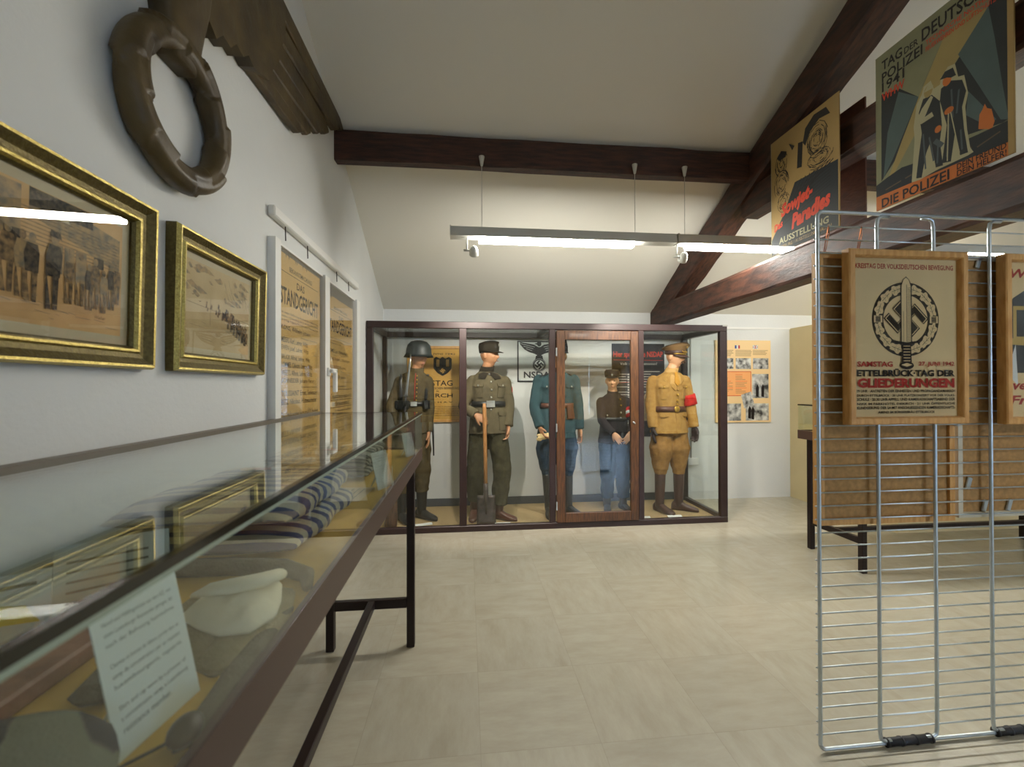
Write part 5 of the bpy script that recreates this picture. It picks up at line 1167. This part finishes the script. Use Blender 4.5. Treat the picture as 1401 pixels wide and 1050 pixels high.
    q.text('ABEND IM BÜRGERBRÄU ETTELBRÜCK', W/2, .0145, M_ink, w=.235, h=.0105, align='c', bold=.03)
front_poster(1.383, 1.214, .490, .645, 'light wood framed poster with a black sword and wreath emblem and red lettering', sports_day)
M_sl = mat('slate_print', (70, 74, 76), .8, c2=(40, 42, 44), vs=9)
def window_poster(q, W, H):
    q.text('Wer hilft mit?', .018, H-.062, M_red, w=W-.036, h=.036, bold=.03, shear=.25)
    q.poly([(.0, .17), (W, .17), (W, H-.10), (.2, H-.09), (.08, H-.11), (.03, H-.14), (0, H-.18)], M_sl)
    q.rect(.03, .30, .20, H-.17, mat('ochre_print', (196, 166, 92), .8)).rect(.045, .31, .105, H-.185, M_sl).rect(.12, .31, .185, H-.185, M_sl)
    q.poly([(0, .28), (.21, .27), (.21, .295), (0, .305)], MATS['ochre_print']).poly([(.0, .17), (.04, .28), (.05, .12)], M_white)
    q.poly([(.24, .17), (.36, .17), (.38, .34), (.33, .42), (.26, .36)], M_sketch); q.ell(.31, .45, .045, .055, M_sketch)
    q.text('verrät die', W*.06, .105, M_red, w=W*.6, h=.036, bold=.03, shear=.25); q.text('Front!', .012, .048, M_red, w=W*.5, h=.036, bold=.03, shear=.25)
front_poster(2.034, 1.209, .490, .650, 'light wood framed poster with red script over a dark picture at the right image edge', window_poster)
def back_board(x0, x1, z0, z1, edge, label, m):
    t = thing('poster_back', label, 'poster', ((x0+x1)/2, GY+.03, z0)); y0, y1 = GY+.016, GY+.046; e = edge
    mb = MB().box(x0, y0, z0, x0+e, y1, z1, m).box(x1-e, y0, z0, x1, y1, z1, m).box(x0+e, y0, z0, x1-e, y1, z0+e, m).box(x0+e, y0, z1-e, x1-e, y1, z1, m); obj('frame', mb, t)
    obj('backing', MB().box(x0+e, y0+.010, z0+e, x1-e, y0+.014, z1-e, M_hard), t, 'brown hardboard backing')
    obj('print', MB().box(x0+e, y0+.016, z0+e, x1-e, y0+.018, z1-e, M_paper), t); return t
b1 = back_board(1.312, 1.885, .832, 1.862, .022, 'back of a wood framed poster hung behind the mesh at its left side', M_oak)
b2 = back_board(1.900, 2.50, .842, 1.868, .020, 'back of an off white framed poster hung behind the mesh at its right side', M_off)
for x in (1.345, 1.48): obj('hanging_wire', MB().tube([(x, GY+.02, 1.86), (x+.004, GY+.006, 1.925), (x-.003, GY+.0, 1.957), (x-.006, GY+.02, 1.86)], .0018, mat('copper_wire', (170, 96, 48), .4, metal=.8), 6), b1)
for x, z in ((1.915, 1.62), (1.915, 1.62-.20)): obj('screw_eye', MB().lathe((x, GY+.02, z), [(.004, 0), (.009, 0), (.009, .004), (.003, .006)], M_zinc, 12, (0, -1, 0)), b2)
for x, z in ((1.95, .975), (2.02, .885), (2.13, .885), (2.0, 1.84)): obj('turn_clip', MB().obox((x, GY+.02, z), (.007, 0, .022), (0, .004, 0), (.008, 0, -.003), M_zinc, .002), b2)

# ================================================================== POSTERS STANDING ON THE TIE BEAM
PX = 2.140; BZ = 2.272
M_gl = mat('poster_ground', (160, 132, 80), .7, spec=.3, coat=.6, coatr=.04, var=.05, vs=6)
def pm(n, c): return mat(n, c, .7, spec=.3, coat=.6, coatr=.04, var=.06, vs=8)
M_p1, M_p2, M_p3, M_p4, M_p5, M_p6 = pm('poster_teal', (72, 88, 86)), pm('poster_dark', (34, 40, 42)), pm('poster_beam', (150, 132, 82)), pm('poster_orange', (186, 104, 44)), pm('poster_sage', (124, 124, 94)), pm('poster_pale', (164, 158, 124))
M_pr, M_pi = pm('poster_red', (196, 62, 36)), pm('poster_ink', (30, 28, 26))
s = Sheet((PX, 2.05, BZ), (0, -1, 0), (0, 0, 1), .575, .80, M_gl, .006); W, H = .575, .80
s.rect(0, .0, W-.004, H, M_p5)
s.poly([(.031, .593), (.126, .56), (.216, .459), (.103, .22), (.028, .144)], M_p2).poly([(.039, .154), (.062, .376), (.12, .549), (.216, .459), (.088, .228)], M_p1)
s.poly([(.103, .23), (.216, .459), (.216, .40), (.12, .2)], M_p2).poly([(.327, .659), (.436, .682), (.39, .53), (.30, .45), (.23, .50)], mat('poster_mid', (112, 110, 84), .7, spec=.3, coat=.6, coatr=.04))
s.poly([(.061, .134), (.082, .134), (.309, .443), (.39, .528), (.492, .642), (.436, .682), (.327, .659), (.216, .459), (.134, .294)], M_p3)
s.poly([(.39, .524), (.30, .43), (.2, .2), (.537, .14), (.569, .143), (.572, .80), (.54, .80), (.49, .64)], M_p2).poly([(.382, .534), (.493, .65), (.513, .508), (.538, .293), (.558, .142), (.531, .157), (.456, .35)], M_p1).poly([(.419, .349), (.517, .167), (.483, .162), (.41, .25)], M_p1)
s.poly([(.459, .221), (.470, .236), (.478, .255), (.486, .232), (.501, .219), (.511, .163), (.502, .135), (.455, .163)], M_p4)
s.poly([(.0, .133), (.060, .15), (.133, .164), (.23, .148), (.323, .15), (.45, .142), (.569, .139), (.569, .04), (.0, .05)], M_p2)
for k_ in range(5): s.line(.05+.1*k_, .09+.012*(k_ % 2), .13+.1*k_, .10+.01*(k_ % 3), .006, mat('poster_brown', (78, 60, 40), .7, coat=.6))
s.poly([(0, .072), (.3, .062), (.572, .052), (.572, 0), (0, 0)], M_p4)
s.poly([(.181, .067), (.196, .268), (.192, .329), (.207, .427), (.23, .46), (.239, .491), (.27, .499), (.283, .452), (.309, .453), (.313, .482), (.342, .510), (.37, .503), (.382, .437), (.405, .428), (.419, .341), (.408, .288), (.414, .187), (.425, .103), (.437, .077), (.417, .073), (.347, .072), (.298, .072), (.218, .062)], M_p6)
s.poly([(.202, .076), (.215, .18), (.229, .278), (.216, .382), (.236, .435), (.274, .43), (.308, .379), (.316, .264), (.307, .196), (.319, .08), (.289, .085), (.269, .218), (.248, .173), (.227, .069)], M_p2)
s.poly([(.315, .091), (.336, .252), (.308, .379), (.313, .431), (.35, .442), (.397, .413), (.412, .355), (.396, .295), (.403, .194), (.417, .086), (.387, .089), (.368, .197), (.351, .081)], M_p2)
M_pc = mat('poster_slate', (58, 68, 70), .7, coat=.6)
for a in ((.235, .27, .245, .10), (.262, .24, .28, .12), (.30, .20, .295, .10), (.345, .25, .335, .11), (.39, .20, .395, .11), (.355, .40, .36, .27), (.385, .38, .375, .28)): s.line(*a, .007, M_pc)
s.poly([(.197, .336), (.23, .393), (.27, .428), (.28, .416), (.243, .346), (.274, .35), (.282, .326), (.229, .322)], M_p6)
s.ell(.259, .456, .019, .027, M_p3).poly([(.240, .462), (.262, .488), (.281, .470), (.276, .458)], M_p6).ell(.338, .452, .018, .024, M_p4).poly([(.309, .474), (.330, .497), (.362, .492), (.374, .45), (.355, .452), (.338, .464)], M_p2)
s.ell(.345, .312, .019, .015, M_p4).ell(.300, .255, .014, .016, M_p4).line(.343, .30, .337, .09, .005, M_p6).line(.352, .30, .385, .10, .004, M_p6).line(.285, .21, .318, .17, .02, M_pc)
s.rect(W-.020, .0, W, H, M_gl)
s.text('TAG', .035, .712, M_pi, w=.105, h=.05, bold=.02).text('DER', .150, .712, M_pi, w=.066, h=.032, bold=.015).text('DEUTSCHEN', .232, .708, M_pi, w=.325, h=.060, bold=.02)
s.text('POLIZEI', .035, .650, M_pi, w=.20, h=.05, bold=.02).text('TECHNISCHE NOTHILFE', .25, .678, M_pr, w=.27, h=.022, bold=.01).text('FEUERWEHREN UND LUFTSCHUTZ', .25, .648, M_pr, w=.27, h=.022, bold=.01).text('1941', .035, .600, M_pi, w=.115, h=.05, bold=.02).text('WHW', .035, .552, M_pr, w=.115, h=.042, bold=.02)
s.text('DIE POLIZEI', .03, .004, M_pi, w=.315, h=.048, bold=.02).text('DEIN FREUND', .375, .031, M_pi, w=.175, h=.026, bold=.015).text('DEIN HELFER!', .375, .002, M_pi, w=.175, h=.026, bold=.015)
single('police_poster', s.mb, 'large dark teal poster with searchlight beams and two standing figures on the tie beam', 'poster')
s = Sheet((PX, 2.835, BZ), (0, -1, 0), (0, 0, 1), .56, .79, M_gl, .006); W, H = .56, .79; rnd = random.Random(11)
s.poly([(0, 0), (W-.008, 0), (W-.008, .40), (.22, .42), (.12, .25), (0, .10)], M_p2)
for k_ in range(9): s.line(.10+.03*k_, .18+.02*k_, .24+.035*k_, .42, .006, M_pi); s.line(.12+.02*k_, .18+.028*k_, .50, .28+.018*k_, .005, M_pi)
def scribble(cx_, cy_, a, b, n, m_):
    s.k += 1; s.hold = True
    for _ in range(n):
        t0 = rnd.uniform(0, 6.28); k_ = rnd.uniform(.2, 1); t1 = t0+rnd.uniform(.3, 1.1); pts = [(cx_+a*k_*cos(t), cy_+b*k_*sin(t)) for t in (t0, (t0+t1)/2, t1)]
        for p, q in zip(pts, pts[1:]): s.line(*p, *q, rnd.uniform(.002, .005), m_)
    s.hold = False
scribble(.40, .60, .085, .11, 70, M_pi); scribble(.10, .60, .06, .085, 50, M_pi); scribble(.42, .48, .11, .06, 44, M_pi); scribble(.10, .46, .07, .10, 44, M_pi); scribble(.12, .33, .06, .07, 30, M_pi)
s.poly([(.29, .64), (.31, .72), (.38, .765), (.47, .755), (.50, .70), (.42, .715), (.35, .68), (.31, .61)], M_pi).poly([(.24, .50), (.25, .66), (.29, .65), (.28, .49)], M_pi).poly([(.2, .64), (.22, .66), (.17, .70)], M_pi)
s.poly([(.06, .66), (.10, .69), (.15, .66), (.14, .63), (.08, .63)], M_pi)
s.text('Das', .03, .15, M_pr, w=.09, h=.05, bold=.03, shear=.4, rot=.25).text('Sowjet-', .10, .205, M_pr, w=.28, h=.115, bold=.05, shear=.4, rot=.14).text('Paradies', .19, .115, M_pr, w=.32, h=.10, bold=.05, shear=.4, rot=.14)
s.text('AUSSTELLUNG', .075, .055, M_p6, w=.41, h=.043, bold=.02).text('DUISBURG / AUSSTELLUNGSHALLEN', .075, .022, M_wash, w=.43, h=.022, bold=.01); s.rect(0, 0, .004, H, M_p6)
single('exhibition_poster', s.mb, 'tan exhibition poster with sketched faces and red script standing on the tie beam', 'poster')
single('board_back', MB().box(2.365, 2.335, BZ, 2.375, 2.90, 3.085, wood('dark_board', (92, 46, 24), (70, 32, 16), (3, 3, 8))), 'plain dark brown back of a poster board on the far side of the truss', 'poster')

# ================================================================== INFORMATION PANEL ON THE BACK WALL
M_pan = mat('apricot_panel', (242, 208, 152), .5, spec=.4); M_box = mat('orange_tint', (250, 176, 108), .5); M_rule = mat('orange_rule', (224, 88, 40), .5)
def photo(n, sc_): return mat('photo_print_'+n, (226, 224, 218), .45, c2=(46, 46, 48), vs=sc_*.42)
s = Sheet((2.95, YB-.022, .915), (1, 0, 0), (0, 0, 1), .705, .985, M_pan, .02); W, H = .705, .985
M_tx = mat('panel_print', (150, 120, 84), .6); bl_, wh_, rd_, gd_ = mat('flag_blue', (46, 70, 140), .6), M_white, mat('flag_red', (196, 56, 48), .6), mat('flag_gold', (226, 176, 50), .6)
def flag(x, y, k_, cols, horiz):
    for i, m_ in enumerate(cols):
        if horiz: s.rect(x, y+.040*(2-i)/3, x+.065, y+.040*(3-i)/3, m_)
        else: s.rect(x+.065*i/3, y, x+.065*(i+1)/3, y+.040, m_)
flag(.03, .885, 1, (M_black, rd_, gd_), True); flag(.245, .885, 1, (bl_, wh_, rd_), False)
s.rect(.475, .885, .54, .925, bl_); s.line(.475, .885, .54, .925, .010, wh_).line(.475, .925, .54, .885, .010, wh_).rect(.475, .898, .54, .912, wh_).rect(.501, .885, .514, .925, wh_).rect(.475, .902, .54, .908, rd_).rect(.504, .885, .511, .925, rd_)
for c_ in range(3):
    for j in range(5-(c_ == 2)): s.rect(.03+.222*c_, .86-.016*j, .03+.222*c_+random.uniform(.15, .21), .866-.016*j, M_tx)
for a, n, v in (((.03, .64, .225, .77), 'a', 60), ((.255, .64, .45, .77), 'b', 40), ((.475, .64, .675, .77), 'c', 36), ((.465, .29, .675, .58), 'd', 26), ((.03, .02, .32, .225), 'e', 30), ((.38, .02, .675, .225), 'f', 28)): s.rect(*a, photo(n, v))
s.rect(.028, .315, .452, .612, M_rule).rect(.036, .323, .444, .604, M_box)
for c_ in range(2):
    for j in range(12): s.rect(.06+.19*c_, .57-.02*j, .06+.19*c_+random.uniform(.07, .16), .575-.02*j, M_rule if j % 4 == 0 else M_tx)
s.poly([(.32, .33), (.45, .37), (.49, .21), (.36, .165)], photo('g', 44))
for a, b in ((.53, .33), (.60, .33), (.47, .06), (.43, .07)): s.poly([(a-.02, b-.02), (a+.015, b-.03), (a+.02, b+.09), (a, b+.13), (a-.02, b+.08)], M_ink)
single('information_panel', s.mb, 'apricot information panel with flags, texts and old photographs on the white back wall', 'information panel')

# ------------------------------------------------------------------ repeats carry one group each
GROUPS = {'mannequin': 'uniformed mannequins in the glass cabinet', 'framed_drawing': 'gilt framed drawings on the left wall', 'proclamation_poster': 'proclamations in the window',
    'folded_uniform': 'folded striped uniforms in the left table', 'poster_back': 'poster backs behind the mesh', 'spotlight': 'spotlights under the pendant lamps', 'display_table': 'glass topped display tables'}
for o in list(COL.objects):
    if o.parent or 'label' not in o: continue
    b = o.name.split('.')[0]; L_ = o['label']
    if b in GROUPS: o['group'] = GROUPS[b]
    elif b == 'linear_pendant_lamp' and 'group' not in o: o['group'] = 'pendant lamps along the front beam'
    elif b == 'framed_poster' and 'light wood framed' in L_: o['group'] = 'framed posters on the wire mesh'
    elif b == 'label_card': o['group'] = 'text cards in the left table' if 'table' in L_ else 'small cards on the cork'
